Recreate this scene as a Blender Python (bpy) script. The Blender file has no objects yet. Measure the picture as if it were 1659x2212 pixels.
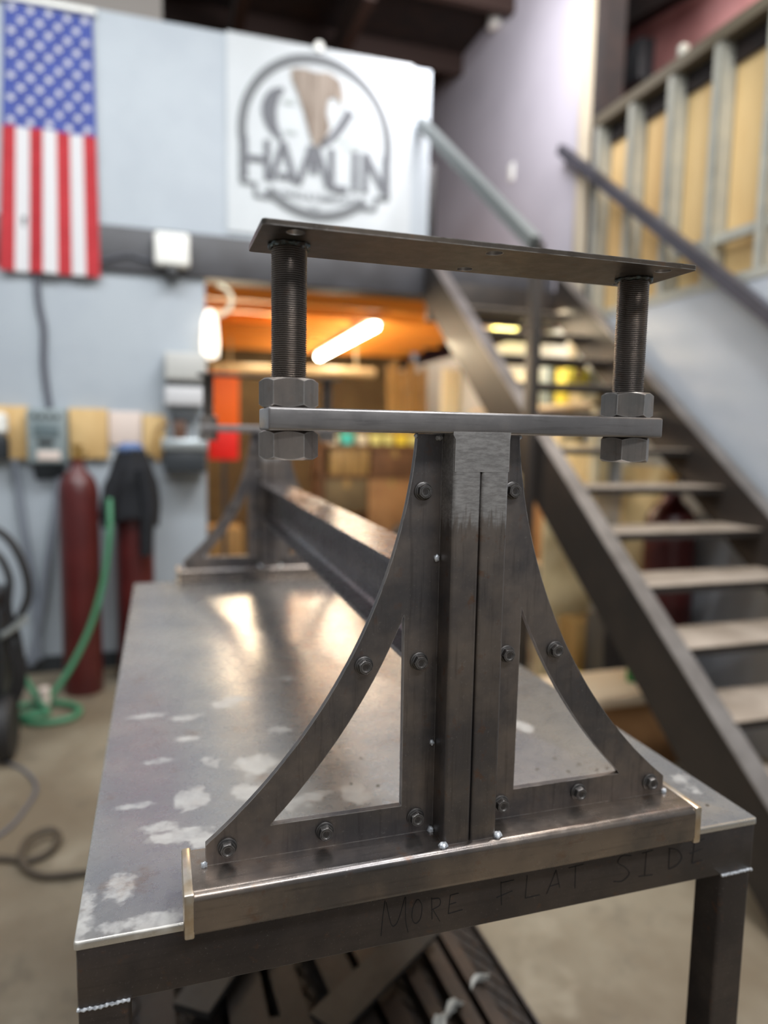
import bpy, bmesh, math, random
from mathutils import Vector, Matrix
from mathutils.geometry import tessellate_polygon
random.seed(7)
S = 0.0254          # all numbers below are in inches; the front foot of the trestle column is the origin
ZF = 37.5           # bench-top reference height above the floor
col = bpy.context.scene.collection
def V(p): return Vector((p[0]*S, p[1]*S, (p[2]+ZF)*S))

# ------------------------------------------------------------------ materials
def lin(c):
    r = []
    for v in c:
        v = v/255.0
        r.append(v/12.92 if v <= .04045 else ((v+.055)/1.055)**2.4)
    return (r[0], r[1], r[2], 1)
class NT:
    def __init__(s, name):
        s.m = bpy.data.materials.new(name); s.m.use_nodes = True
        s.t = s.m.node_tree; s.n = s.t.nodes; s.b = s.n['Principled BSDF']
        s.tc = s.n.new('ShaderNodeTexCoord')
    def link(s, a, b): s.t.links.new(a, b)
    def noise(s, scale, detail=4, rough=.55, vec=None, stretch=None, dist=0):
        n = s.n.new('ShaderNodeTexNoise'); n.inputs['Scale'].default_value = scale
        n.inputs['Detail'].default_value = detail; n.inputs['Roughness'].default_value = rough
        n.inputs['Distortion'].default_value = dist
        v = vec or s.tc.outputs['Object']
        if stretch:
            mp = s.n.new('ShaderNodeMapping'); mp.inputs['Scale'].default_value = stretch
            s.link(v, mp.inputs['Vector']); v = mp.outputs['Vector']
        s.link(v, n.inputs['Vector']); return n.outputs['Fac']
    def ramp(s, fac, a, b, c0=0, c1=1):
        n = s.n.new('ShaderNodeMapRange'); n.inputs['From Min'].default_value = a; n.inputs['From Max'].default_value = b
        n.inputs['To Min'].default_value = c0; n.inputs['To Max'].default_value = c1
        n.interpolation_type = 'SMOOTHSTEP' if (c0, c1) == (0, 1) else 'LINEAR'
        s.link(fac, n.inputs['Value']); return n.outputs['Result']
    def mix(s, fac, a, b):
        n = s.n.new('ShaderNodeMix'); n.data_type = 'RGBA'
        if isinstance(fac, (int, float)): n.inputs[0].default_value = fac
        else: s.link(fac, n.inputs[0])
        for i, c in ((6, a), (7, b)):
            if isinstance(c, tuple): n.inputs[i].default_value = c
            else: s.link(c, n.inputs[i])
        return n.outputs[2]
    def math(s, op, a, b=None, c=None):
        n = s.n.new('ShaderNodeMath'); n.operation = op
        for i, v in enumerate((a, b, c)):
            if v is None: continue
            if isinstance(v, (int, float)): n.inputs[i].default_value = v
            else: s.link(v, n.inputs[i])
        return n.outputs[0]
    def xyz(s, v=None):
        n = s.n.new('ShaderNodeSeparateXYZ'); s.link(v or s.tc.outputs['Object'], n.inputs[0]); return n.outputs
    def bump(s, h, strength=.2, dist=.001):
        n = s.n.new('ShaderNodeBump'); n.inputs['Strength'].default_value = strength; n.inputs['Distance'].default_value = dist
        s.link(h, n.inputs['Height']); s.link(n.outputs['Normal'], s.b.inputs['Normal'])
    def set(s, color=None, rough=None, metal=None, spec=None):
        for k, v in (('Base Color', color), ('Roughness', rough), ('Metallic', metal), ('Specular IOR Level', spec)):
            if v is None: continue
            if isinstance(v, (int, float, tuple)): s.b.inputs[k].default_value = v
            else: s.link(v, s.b.inputs[k])
        return s
def plain(name, c, rough=.6, metal=0, c2=None, scale=30, bump=0, spec=.5, stretch=None, lo=.35, hi=.65):
    t = NT(name)
    if c2:
        f = t.noise(scale, 5, stretch=stretch)
        t.set(t.mix(t.ramp(f, lo, hi), lin(c), lin(c2)), rough, metal, spec)
        if bump: t.bump(f, bump)
    else: t.set(lin(c), rough, metal, spec)
    return t.m
def emit(name, c, strength):
    t = NT(name); t.set(lin(c), .5)
    t.b.inputs['Emission Color'].default_value = lin(c); t.b.inputs['Emission Strength'].default_value = strength
    return t.m
def steel(name, c1, c2, rust=.25, rough=.38, metal=.85, grind=None, wear=.7, run='z'):
    """mill-scale steel: bluish/brown patches, rust specks, fine pits; optional bright ground zone above a ragged height"""
    t = NT(name)
    big = t.noise(11, 5, .6); fine = t.noise(420, 3, .7); mid = t.noise(70, 4, .6)
    streak = t.noise(40, 4, .6, stretch={'z': (6, 6, .35), 'x': (.35, 6, 6), 'y': (6, .35, 6)}[run])
    c = t.mix(t.ramp(big, .35, .68), lin(c1), lin(c2))
    c = t.mix(t.math('MULTIPLY', t.ramp(mid, .58, .75), rust), c, lin((120, 84, 58)))
    c = t.mix(t.math('MULTIPLY', t.ramp(streak, .5, .75), .35), c, lin((62, 58, 57)))
    c = t.mix(t.math('MULTIPLY', t.ramp(fine, .60, .76), .25), c, lin((176, 172, 168)))
    r = t.ramp(mid, .2, .8, rough-.07, rough+.10)
    if grind:
        z0, amp = grind
        gl = t.noise(160, 3, .7, stretch=(1, 1, .12))
        m = t.ramp(t.math('ADD', t.xyz()[2], t.math('MULTIPLY', t.math('SUBTRACT', gl, .5), amp*S)), (z0-.35)*S, (z0+.35)*S)
        br = t.mix(t.ramp(t.noise(260, 3, .7, stretch=(.4, 1, 1.6)), .3, .7), lin((150, 146, 143)), lin((182, 178, 175)))
        c = t.mix(m, c, br)
        r = t.math('ADD', r, t.math('MULTIPLY', m, .04))
    if wear:
        bv = t.n.new('ShaderNodeBevel'); bv.samples = 6; bv.inputs['Radius'].default_value = .05*S
        ge = t.n.new('ShaderNodeNewGeometry'); dt = t.n.new('ShaderNodeVectorMath'); dt.operation = 'DOT_PRODUCT'
        t.link(bv.outputs['Normal'], dt.inputs[0]); t.link(ge.outputs['Normal'], dt.inputs[1])
        e = t.math('MULTIPLY', t.ramp(dt.outputs['Value'], .99, .90, 0, 1), t.ramp(mid, .25, .6))
        c = t.mix(t.math('MULTIPLY', e, wear), c, lin((206, 202, 198)))
    t.set(c, r, metal)
    t.bump(t.math('ADD', t.math('MULTIPLY', fine, .5), t.math('MULTIPLY', streak, .15)), .16, .0006)
    return t.m

M = {}
M['mill'] = steel('mill_scale_steel', (100, 97, 98), (142, 131, 123), rust=.3)
M['column'] = steel('column_steel', (98, 94, 94), (138, 127, 118), rust=.6, grind=(12.75, 2.4))
M['ground'] = steel('ground_bar_steel', (142, 138, 137), (164, 159, 157), rust=.08, rough=.34, metal=.9, run='x')
M['base'] = steel('base_tube_steel', (100, 96, 95), (142, 130, 120), rust=.45, rough=.24, run='x')
M['cap'] = plain('freshly_ground_steel', (196, 176, 150), .30, .9, (214, 204, 190), 60)
M['nut'] = steel('nut_steel', (124, 121, 117), (156, 143, 134), rust=.25, rough=.36, wear=1.0)
M['rod'] = steel('threaded_rod_steel', (132, 126, 122), (152, 142, 134), rust=.3, rough=.28, metal=.9, wear=0)
M['bolt'] = steel('black_bolt', (66, 64, 63), (84, 80, 78), rust=.1, rough=.38, metal=.75, wear=.5)
M['weld'] = plain('weld_bead', (226, 229, 233), .35, .45, (176, 180, 186), 400, .3)
M['burnt_weld'] = plain('burnt_weld', (92, 104, 106), .32, .85, (66, 58, 52), 250, .4)
M['plate'] = steel('top_plate_steel', (80, 75, 71), (104, 94, 84), rust=.4, rough=.36, run='x')
M['beam'] = steel('stretcher_beam_steel', (104, 99, 101), (122, 116, 116), rust=.12, rough=.26, metal=.9, wear=0, run='y')
M['apron'] = steel('bench_frame_steel', (70, 65, 64), (90, 82, 78), rust=.4, rough=.42, metal=.75, run='x')
M['ink'] = plain('scribed_line', (22, 20, 20), .9)

def bench_top():
    t = NT('bench_top_steel')
    x, y, z = t.xyz(t.n.new('ShaderNodeNewGeometry').outputs['Position'])
    warp = t.noise(26, 4, .7); warp2 = t.noise(21, 4, .7, stretch=(1.2, .9, 1)); w3 = t.noise(90, 3, .6)
    acc = None
    spots = [(-11.5, 2.8, .7, 1.0), (-10.6, 6.4, .9, .45), (-9.3, 8.3, .5, .8), (-9.5, 5.7, 1.3, .5), (-8.7, 5.2, .5, .8), (-10.4, 12.3, .8, .4),
             (-8.1, 11.7, .5, .8), (-8.8, 8.3, .6, 1.1), (-11.2, 8.4, 1.0, .3), (-9.1, 14.6, .6, .35), (-5.9, 10.8, 1.2, 1.1), (-6.4, 8.3, 1.0, 1.3),
             (-6.2, 18.9, 1.2, .9), (-8.5, 17.3, 1.1, .5), (-5.1, 6.7, .9, .6), (-3.8, 7.2, 1.0, .5), (-2.2, 7.3, .9, 1.2), (-12.8, 1.8, .5, 1.6),
             (-10.6, .9, 1.6, .45), (8.3, 11.4, .5, .8), (12.4, 4.0, .6, 1.1), (-3, 22, 1.5, .5), (-10.9, 18.2, 1.2, .4), (-4.3, 14.4, .7, .5), (11.8, 7.5, .5, 1.2)]
    for cx, cy, rx, ry in spots:
        dx = t.math('DIVIDE', t.math('SUBTRACT', x, cx*S), rx*S); dy = t.math('DIVIDE', t.math('SUBTRACT', y, cy*S), ry*S)
        d = t.math('ADD', t.math('MULTIPLY', dx, dx), t.math('MULTIPLY', dy, dy))
        acc = d if acc is None else t.math('SMOOTH_MIN', acc, d, .3)
    acc = t.math('ADD', acc, t.math('ADD', t.math('MULTIPLY', t.math('SUBTRACT', warp, .5), 4.6), t.math('MULTIPLY', t.math('SUBTRACT', warp2, .5), 3.4)))
    patch = t.math('SUBTRACT', 1.0, t.ramp(acc, .1, 1.1))
    big = t.noise(7, 5, .6); mid = t.noise(60, 5, .65); fine = t.noise(500, 3, .7)
    scr = t.noise(60, 3, .6, stretch=(.25, 5, 1)); rustn = t.noise(12, 6, .7)
    c = t.mix(t.ramp(big, .32, .68), lin((158, 157, 158)), lin((184, 179, 173)))
    c = t.mix(t.math('MULTIPLY', t.ramp(rustn, .56, .76), .55), c, lin((150, 116, 84)))
    c = t.mix(t.math('MULTIPLY', t.ramp(fine, .55, .75), .35), c, lin((196, 194, 190)))
    c = t.mix(t.math('MULTIPLY', t.ramp(mid, .6, .72), .12), c, lin((84, 80, 78)))
    c = t.mix(t.math('MULTIPLY', t.math('MULTIPLY', patch, t.ramp(mid, .2, .7)), .62), c, lin((204, 202, 197)))
    bv = t.n.new('ShaderNodeBevel'); bv.samples = 6; bv.inputs['Radius'].default_value = .09*S
    ge = t.n.new('ShaderNodeNewGeometry'); dt = t.n.new('ShaderNodeVectorMath'); dt.operation = 'DOT_PRODUCT'
    t.link(bv.outputs['Normal'], dt.inputs[0]); dt.inputs[1].default_value = (0, 0, 1)
    c = t.mix(t.math('MULTIPLY', t.ramp(dt.outputs['Value'], .98, .80, 0, 1), .8), c, lin((214, 208, 198)))
    r = t.math('ADD', t.ramp(mid, .2, .8, .22, .34), t.math('MULTIPLY', patch, .12))
    t.set(c, r, t.math('SUBTRACT', .85, t.math('MULTIPLY', patch, .25)))
    t.bump(t.math('ADD', t.math('MULTIPLY', fine, .5), t.math('MULTIPLY', scr, .4)), .09, .0005)
    return t.m
M['top'] = bench_top()

def concrete():
    t = NT('concrete_floor')
    a = t.noise(1.6, 6, .6); b = t.noise(9, 6, .65); d = t.noise(3.1, 4, .7)
    c = t.mix(t.ramp(a, .35, .65), lin((106, 94, 77)), lin((132, 123, 106)))
    c = t.mix(t.math('MULTIPLY', t.ramp(b, .52, .72), .5), c, lin((78, 71, 60)))
    c = t.mix(t.math('MULTIPLY', t.ramp(d, .58, .7), .5), c, lin((152, 143, 126)))
    t.set(c, t.ramp(b, .3, .7, .45, .65), 0); t.bump(b, .1, .002); return t.m
M['floor'] = concrete()
M['wall'] = plain('grey_blue_wall_paint', (160, 168, 176), .5, 0, (166, 174, 181), 3)
M['wall_pale'] = plain('pale_panel', (128, 122, 116), .6)
M['purple'] = plain('satin_grey_wall_paint', (166, 162, 170), .30, 0, (172, 168, 176), 2)
M['trim'] = plain('beige_trim', (172, 160, 140), .6)
M['mezz'] = plain('dark_grey_beam_paint', (66, 66, 70), .5, 0, (56, 55, 58), 6)
M['roof'] = plain('dark_roof', (34, 22, 18), .8, 0, (20, 13, 12), 8)
M['purlin'] = plain('dark_purlin', (46, 28, 20), .7)
M['red_oxide'] = plain('red_oxide_steel', (170, 120, 118), .6, 0, (146, 98, 96), 3)
M['brown_wood'] = plain('brown_timber', (140, 84, 48), .6, 0, (116, 66, 36), 12, stretch=(1, 8, 8))
def ceil_wood():
    t = NT('orange_timber_ceiling'); f = t.noise(9, 4, .6, stretch=(.15, 4, 1)); g = t.noise(2, 3)
    t.set(t.mix(t.ramp(f, .3, .7), lin((226, 142, 50)), lin((246, 172, 76))), .55); return t.m
M['ceil_wood'] = ceil_wood()
M['room_brown'] = plain('brown_room_wall', (112, 94, 64), .8, 0, (90, 74, 50), 3)
M['lower_wall'] = plain('skimmed_board', (176, 180, 186), .42, 0, (170, 175, 181), 3)
M['stud'] = plain('galvanised_stud', (178, 176, 164), .45, .35, (164, 164, 156), 10)
M['track'] = plain('dark_track', (96, 88, 74), .55, .3)
M['kraft'] = plain('tan_sheathing', (204, 176, 126), .75, 0, (192, 158, 106), 3, stretch=(1, 1, .3))
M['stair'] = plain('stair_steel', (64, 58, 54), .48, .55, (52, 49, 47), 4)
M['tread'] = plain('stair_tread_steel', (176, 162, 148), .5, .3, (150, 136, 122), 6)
M['rail'] = plain('handrail_steel', (86, 84, 92), .45, .5, (74, 72, 78), 5)
M['white'] = plain('white_plastic', (232, 232, 226), .45)
M['offwhite'] = plain('cream_white', (226, 218, 190), .5)
M['grey_box'] = plain('grey_enamel', (130, 142, 144), .45)
M['grey_dark'] = plain('dark_panel', (48, 52, 56), .4)
M['black'] = plain('black_plastic', (24, 24, 26), .45)
M['rubber'] = plain('black_rubber', (30, 29, 30), .6)
M['cable_grey'] = plain('grey_cable', (120, 126, 136), .6)
M['cable_dark'] = plain('slate_cable', (84, 86, 96), .6)
M['hose'] = plain('brown_rubber_hose', (70, 60, 48), .6)
M['green'] = plain('green_hose', (66, 128, 94), .5)
M['brass'] = plain('brass', (190, 150, 80), .3, .9)
M['maroon'] = plain('maroon_cylinder_paint', (84, 30, 29), .36, 0, (72, 25, 25), 6)
M['label'] = plain('cylinder_label', (216, 200, 190), .6)
M['jacket'] = plain('black_fabric', (22, 24, 30), .9, 0, (14, 16, 20), 40, .3)
M['denim'] = plain('blue_fabric', (52, 78, 134), .9, 0, (120, 140, 176), 60)
M['ply'] = plain('plywood', (214, 182, 128), .65, 0, (196, 160, 104), 8, stretch=(1, 1, .25))
M['pale_wood'] = plain('pale_board', (222, 202, 174), .55, 0, (206, 182, 152), 8, stretch=(.25, 3, 1))
M['card'] = plain('cardboard', (156, 114, 72), .8, 0, (138, 98, 60), 6)
M['card_dark'] = plain('dark_cardboard', (110, 76, 48), .8, 0, (92, 62, 40), 6)
M['gold'] = plain('golden_lumber', (166, 132, 78), .6, 0, (120, 92, 50), 10, stretch=(4, 4, .2))
M['orange'] = plain('orange_curtain', (250, 108, 20), .6)
M['red'] = plain('red_curtain', (238, 26, 14), .6)
M['teal'] = plain('teal_plastic', (72, 200, 190), .5)
M['yellow'] = plain('yellow_plastic', (236, 214, 70), .5)
M['lime'] = plain('pale_lime_plastic', (220, 220, 140), .5)
M['stainless'] = plain('stainless_top', (196, 204, 206), .3, .8)
M['tan_cloth'] = plain('cream_sheet', (224, 206, 164), .8, 0, (206, 186, 142), 6)
M['leaf'] = plain('green_plastic', (40, 130, 60), .5)
M['flag_blue'] = plain('flag_blue', (58, 72, 142), .8, 0, (64, 80, 152), 12)
M['flag_red'] = plain('flag_red', (176, 42, 50), .8, 0, (166, 36, 44), 12)
M['flag_white'] = plain('flag_white', (204, 204, 206), .8)
M['banner'] = plain('banner_vinyl', (188, 193, 196), .55, 0, (183, 188, 191), 4)
M['logo'] = plain('logo_grey', (98, 101, 104), .6)
M['logo_dark'] = plain('logo_dark', (92, 94, 100), .6)
M['logo_pale'] = plain('logo_pale', (172, 180, 178), .6)
M['logo_brown'] = plain('logo_brown', (104, 88, 74), .6, 0, (150, 138, 126), 8, stretch=(4, 1, .3))
M['tube'] = emit('lit_tube', (255, 238, 208), 36.0)
M['tube2'] = emit('lit_tube_dim', (255, 236, 140), 6.0)
M['bulb'] = emit('lit_bulb', (255, 244, 226), 1.3)

# ------------------------------------------------------------------ mesh builder
def rrect(u0, u1, v0, v1, r, n=5):
    pts = []
    for cx, cy, a0 in ((u1-r, v1-r, 0), (u0+r, v1-r, 90), (u0+r, v0+r, 180), (u1-r, v0+r, 270)):
        for i in range(n+1):
            a = math.radians(a0+90*i/n); pts.append((cx+r*math.cos(a), cy+r*math.sin(a)))
    return pts
def circle(cx, cy, r, n=20, rot=0):
    return [(cx+r*math.cos(2*math.pi*i/n+rot), cy+r*math.sin(2*math.pi*i/n+rot)) for i in range(n)]
def catmull(pts, k=8, closed=False):
    P = [Vector(p) for p in pts]
    if len(P) < 3: return P
    out = []; n = len(P); rng = n if closed else n-1
    for i in range(rng):
        if closed: p0, p1, p2, p3 = P[(i-1) % n], P[i], P[(i+1) % n], P[(i+2) % n]
        else:
            p1, p2 = P[i], P[i+1]
            p0 = P[i-1] if i else p1*2-p2
            p3 = P[i+2] if i+2 < n else p2*2-p1
        for j in range(k):
            t = j/k
            out.append(.5*((2*p1)+(p2-p0)*t+(2*p0-5*p1+4*p2-p3)*t*t+(3*p1-p0-3*p2+p3)*t**3))
    if not closed: out.append(P[-1])
    return out
class MB:
    def __init__(s): s.bm = bmesh.new()
    def _faces(s, vs, fs, mi=0):
        v = [s.bm.verts.new(p) for p in vs]
        for f in fs:
            try:
                nf = s.bm.faces.new([v[i] for i in f]); nf.material_index = mi
            except ValueError: pass
        return v
    def prism(s, pts, axis, a0, a1, holes=(), mi=0):
        loops = [list(pts)]+[list(h) for h in holes]
        def P(u, v, a): return {'x': (a, u, v), 'y': (u, a, v), 'z': (u, v, a)}[axis]
        flat = [p for l in loops for p in l]; n = len(flat)
        tris = tessellate_polygon([[Vector((p[0], p[1], 0)) for p in l] for l in loops])
        fs = []
        if len(loops) == 1 :
            fs += [tuple(range(n)), tuple(range(n, 2*n))] if s._convex(pts) else [tuple(t) for t in tris]+[tuple(i+n for i in t) for t in tris]
        else: fs += [tuple(t) for t in tris]+[tuple(i+n for i in t) for t in tris]
        o = 0
        for l in loops:
            k = len(l)
            for i in range(k): j = (i+1) % k; fs.append((o+i, o+j, o+j+n, o+i+n))
            o += k
        s._faces([P(u, v, a0) for u, v in flat]+[P(u, v, a1) for u, v in flat], fs, mi); return s
    def _convex(s, pts):
        sg = 0; n = len(pts)
        for i in range(n):
            a, b, c = pts[i], pts[(i+1) % n], pts[(i+2) % n]
            k = (b[0]-a[0])*(c[1]-b[1])-(b[1]-a[1])*(c[0]-b[0])
            if abs(k) < 1e-9: continue
            if sg == 0: sg = k
            elif sg*k < 0: return False
        return True
    def box(s, x0, x1, y0, y1, z0, z1, bev=0, mi=0, seg=2):
        m = Matrix.Translation(((x0+x1)/2, (y0+y1)/2, (z0+z1)/2)) @ Matrix.Diagonal((abs(x1-x0), abs(y1-y0), abs(z1-z0), 1))
        r = bmesh.ops.create_cube(s.bm, size=1, matrix=m); vs = r['verts']
        fs = set(f for v in vs for f in v.link_faces)
        for f in fs: f.material_index = mi
        if bev:
            es = list(set(e for v in vs for e in v.link_edges))
            bmesh.ops.bevel(s.bm, geom=es, offset=bev, segments=seg, affect='EDGES', profile=.5)
        return s
    def bar(s, p0, p1, w, h, mi=0, up=(0, 0, 1)):
        """rectangular bar from p0 to p1 (w across, h along up)"""
        p0, p1 = Vector(p0), Vector(p1); d = (p1-p0).normalized(); u = Vector(up); r = d.cross(u).normalized(); u = r.cross(d)
        vs = []
        for p in (p0, p1):
            for a, b in ((-1, -1), (1, -1), (1, 1), (-1, 1)): vs.append(p+r*a*w/2+u*b*h/2)
        s._faces(vs, [(0, 1, 2, 3), (4, 5, 6, 7), (0, 1, 5, 4), (1, 2, 6, 5), (2, 3, 7, 6), (3, 0, 4, 7)], mi); return s
    def lathe(s, prof, c=(0, 0, 0), n=32, mi=0, axis='z', cap=True):
        vs = []; fs = []
        for r, z in prof:
            for i in range(n):
                a = 2*math.pi*i/n; x, y = r*math.cos(a), r*math.sin(a)
                p = {'z': (x, y, z), 'y': (x, z, y), 'x': (z, x, y)}[axis]
                vs.append((c[0]+p[0], c[1]+p[1], c[2]+p[2]))
        for k in range(len(prof)-1):
            for i in range(n): j = (i+1) % n; fs.append((k*n+i, k*n+j, (k+1)*n+j, (k+1)*n+i))
        if cap: fs += [tuple(range(n)), tuple(range((len(prof)-1)*n, len(prof)*n))]
        s._faces(vs, fs, mi); return s
    def tube(s, pts, r, n=10, k=8, mi=0, closed=False):
        P = catmull(pts, k, closed); rings = []; m = len(P)
        up = Vector((0, 0, 1)); prev = None; vs = []; fs = []
        for i, p in enumerate(P):
            d = (P[(i+1) % m]-P[i-1]) if closed else (P[min(i+1, m-1)]-P[max(i-1, 0)])
            d.normalize()
            if prev is None:
                prev = d.orthogonal().normalized()
            a = (prev-d*prev.dot(d)).normalized(); prev = a; b = d.cross(a)
            rr = r(i/(m-1)) if callable(r) else r
            for j in range(n):
                t = 2*math.pi*j/n; vs.append(p+a*rr*math.cos(t)+b*rr*math.sin(t))
        for i in range(m if closed else m-1):
            for j in range(n):
                q = (j+1) % n; i2 = (i+1) % m
                fs.append((i*n+j, i*n+q, i2*n+q, i2*n+j))
        if not closed: fs += [tuple(range(n)), tuple(range((m-1)*n, m*n))]
        s._faces(vs, fs, mi); return s
    def strip(s, a, b, y0, y1):
        n = len(a); vs = [(p[0], y, p[1]) for y in (y0, y1) for l in (a, b) for p in l]; fs = []
        for i in range(n-1):
            fs += [(i, i+1, n+i+1, n+i), (2*n+i, 2*n+i+1, 3*n+i+1, 3*n+i), (i, i+1, 2*n+i+1, 2*n+i), (n+i, n+i+1, 3*n+i+1, 3*n+i)]
        fs += [(0, n, 3*n, 2*n), (n-1, 2*n-1, 4*n-1, 3*n-1)]
        s._faces(vs, fs); return s
    def ball(s, c, r, seg=16, mi=0):
        r = (r, r, r) if isinstance(r, (int, float)) else r
        q = bmesh.ops.create_uvsphere(s.bm, u_segments=seg, v_segments=max(6, seg//2), radius=1, matrix=Matrix.Translation(c) @ Matrix.Diagonal((r[0], r[1], r[2], 1)))
        for v in q['verts']:
            for f in v.link_faces: f.material_index = mi
        return s
    def grid(s, fn, nu, nv, mi=None):
        vs = [fn(i/nu, j/nv) for j in range(nv+1) for i in range(nu+1)]
        v = [s.bm.verts.new(p) for p in vs]
        for j in range(nv):
            for i in range(nu):
                f = s.bm.faces.new((v[j*(nu+1)+i], v[j*(nu+1)+i+1], v[(j+1)*(nu+1)+i+1], v[(j+1)*(nu+1)+i]))
                if mi: f.material_index = mi((i+.5)/nu, (j+.5)/nv)
        return s
    def xform(s, m): bmesh.ops.transform(s.bm, matrix=m, verts=s.bm.verts); return s
    def bounds(s):
        xs = [v.co for v in s.bm.verts]
        return [min(p[i] for p in xs) for i in range(3)], [max(p[i] for p in xs) for i in range(3)]
ORG = {}     # object -> world origin in inches
def obj(name, mb, mat, parent=None, origin=None, sharp=32, label=None):
    bm = mb.bm
    bmesh.ops.remove_doubles(bm, verts=bm.verts, dist=1e-5)
    bmesh.ops.recalc_face_normals(bm, faces=bm.faces)
    lo, hi = mb.bounds()
    if origin is None:
        origin = ORG[parent.name] if parent else ((lo[0]+hi[0])/2, (lo[1]+hi[1])/2, lo[2])
    ca = math.radians(sharp)
    for f in bm.faces: f.smooth = True
    for e in bm.edges:
        e.smooth = len(e.link_faces) == 2 and e.calc_face_angle(0) < ca
    for v in bm.verts: v.co = (v.co-Vector(origin))*S
    me = bpy.data.meshes.new(name); bm.to_mesh(me); bm.free()
    for m in (mat if isinstance(mat, (list, tuple)) else [mat]): me.materials.append(m)
    o = bpy.data.objects.new(name, me); col.objects.link(o)
    if parent:
        o.parent = parent; po = ORG[parent.name]
        o.location = [(origin[i]-po[i])*S for i in range(3)]
    else: o.location = V(origin)
    ORG[o.name] = tuple(origin)
    if label: o['label'] = label
    return o
def tag(o, label, cat, group=None, kind=None):
    o['label'] = label; o['category'] = cat
    if group: o['group'] = group
    if kind: o['kind'] = kind
    return o
def thing(name, label, cat, loc, group=None):
    o = bpy.data.objects.new(name, None); col.objects.link(o); o.location = V(loc); o.empty_display_size = .05
    ORG[o.name] = tuple(loc); return tag(o, label, cat, group)
def struct(name, mb, mat, parent=None):
    o = obj(name, mb, mat, parent)
    if not parent: o['kind'] = 'structure'
    return o
def dup(o, parent, off):
    """copy of a part and of its sub-parts, moved by off inches"""
    c = o.copy(); col.objects.link(c); c.parent = parent
    if parent == o.parent: c.location = o.location+Vector(off)*S
    ORG[c.name] = tuple(ORG[o.name][i]+off[i] for i in range(3))
    for ch in list(o.children):
        d = ch.copy(); col.objects.link(d); d.parent = c
        ORG[d.name] = tuple(ORG[ch.name][i]+off[i] for i in range(3))
    return c

# ================================================================== the steel trestle
G = 1.055                       # front face of the gussets
tr = thing('steel_trestle', 'raw steel trestle with curved braced end frames and long stretcher beam on the welding bench', 'trestle', (0, 1, -1.46))
near = []
# base tube with rounded corners and welded end plates
b = MB().prism(rrect(-.33, 2.28, -1.46, 0, .26, 6), 'x', -9.4, 9.4)
base = obj('base_tube', b, M['base'], tr); near.append(base)
for s in (-1, 1):
    c = MB(); c.box(min(s*9.32, s*9.64), max(s*9.32, s*9.64), -.345, 2.29, -1.46, .012, .07, seg=2)
    obj('end_plate', c, M['cap'], base, label='ground end plate with tan bevelled edges')
# column: two square tubes side by side
colm = []
for x0, x1 in ((-1.0, -.012), (.012, 1.0)):
    c = MB().prism(rrect(x0, x1, 0, 2.1, .13, 5), 'z', 0, 14.13)
    o = obj('column_tube', c, M['column'], tr); near.append(o); colm.append(o)
# bar across the top with a ground lap over the column
cb = MB().box(-7.25, 7.25, 0, 2.1, 14.13, 14.83, .075, seg=3)
# knock the four upright corners off
bm = cb.bm
es = [e for e in bm.edges if abs(e.verts[0].co.z-e.verts[1].co.z) > .4 and abs(abs(e.verts[0].co.x)-7.25) < .1]
for v in bm.verts:
    if abs(v.co.x) > 7.1:
        dy = min(v.co.y, 2.1-v.co.y)
        if dy < .12: v.co.x -= math.copysign(.22, v.co.x)
crossbar = obj('cross_bar', cb, M['ground'], tr); near.append(crossbar)
lap = MB().prism([(-1.06, 14.2), (-1.06, 14.1), (-.985, 13.96), (-.985, 12.9), (.975, 12.9), (.975, 13.96), (1.0, 14.2)], 'y', -.012, .04)
# gussets
def arc(cx, cz, r, a0, a1, n):
    return [(cx+r*math.cos(math.radians(a0+(a1-a0)*i/n)), cz+r*math.sin(math.radians(a0+(a1-a0)*i/n))) for i in range(n+1)]
def gusset_outline(s):
    cx, cz = 21.1, 15.6
    def ang(x, z): return math.degrees(math.atan2(z-cz, x-cx)) % 360
    out = [(1.0, .0), (8.9, .0), (8.9, .70)]
    out += arc(cx, cz, 19.26, ang(8.9, .72), ang(1.92, 14.1), 40)[1:-1]+[(1.90, 14.12), (1.0, 14.12)]
    inn = [(2.2, 1.07), (6.80, 1.07)]+arc(cx, cz, 20.35, ang(6.86, 1.10), ang(2.21, 7.95), 30)[1:]
    if s < 0: out, inn = [(-x, z) for x, z in out], [(-x, z) for x, z in inn]
    return out, inn
def bolt_mesh():
    m = MB(); R = .255
    def hexr(a): a = (a % (math.pi/3))-math.pi/6; return R*math.cos(math.pi/6)/math.cos(a)
    rings = [(lambda a: .30, 0), (lambda a: .32, .03), (lambda a: .315, .07), (lambda a: .26, .10), (hexr, .105), (hexr, .265),
             (lambda a: min(hexr(a)-.012, .215), .295), (lambda a: .150, .30), (lambda a: .140, .288), (lambda a: .128, .262), (lambda a: .06, .258)]
    n = 36; vs = []; fs = []
    for f, h in rings:
        for i in range(n):
            a = 2*math.pi*i/n; r = f(a+.3); vs.append((r*math.cos(a), -h, r*math.sin(a)))
    for k in range(len(rings)-1):
        for i in range(n): j = (i+1) % n; fs.append((k*n+i, k*n+j, (k+1)*n+j, (k+1)*n+i))
    fs += [tuple(range(n)), tuple(range((len(rings)-1)*n, len(rings)*n))]
    m._faces(vs, fs); return m
first_bolt = None
BOLT = [(8.22, .56), (4.96, .60), (1.67, .61), (3.66, 6.30), (1.68, 6.29), (1.67, 12.19)]
def weld_blob(c, r, seed):
    m = MB().ball((0, 0, 0), 1, 12); rnd = random.Random(seed)
    for v in m.bm.verts: v.co *= 1+rnd.uniform(-.18, .18)
    m.xform(Matrix.Translation(c) @ Matrix.Diagonal((r[0], r[1], r[2], 1))); return m
gus = []
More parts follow.
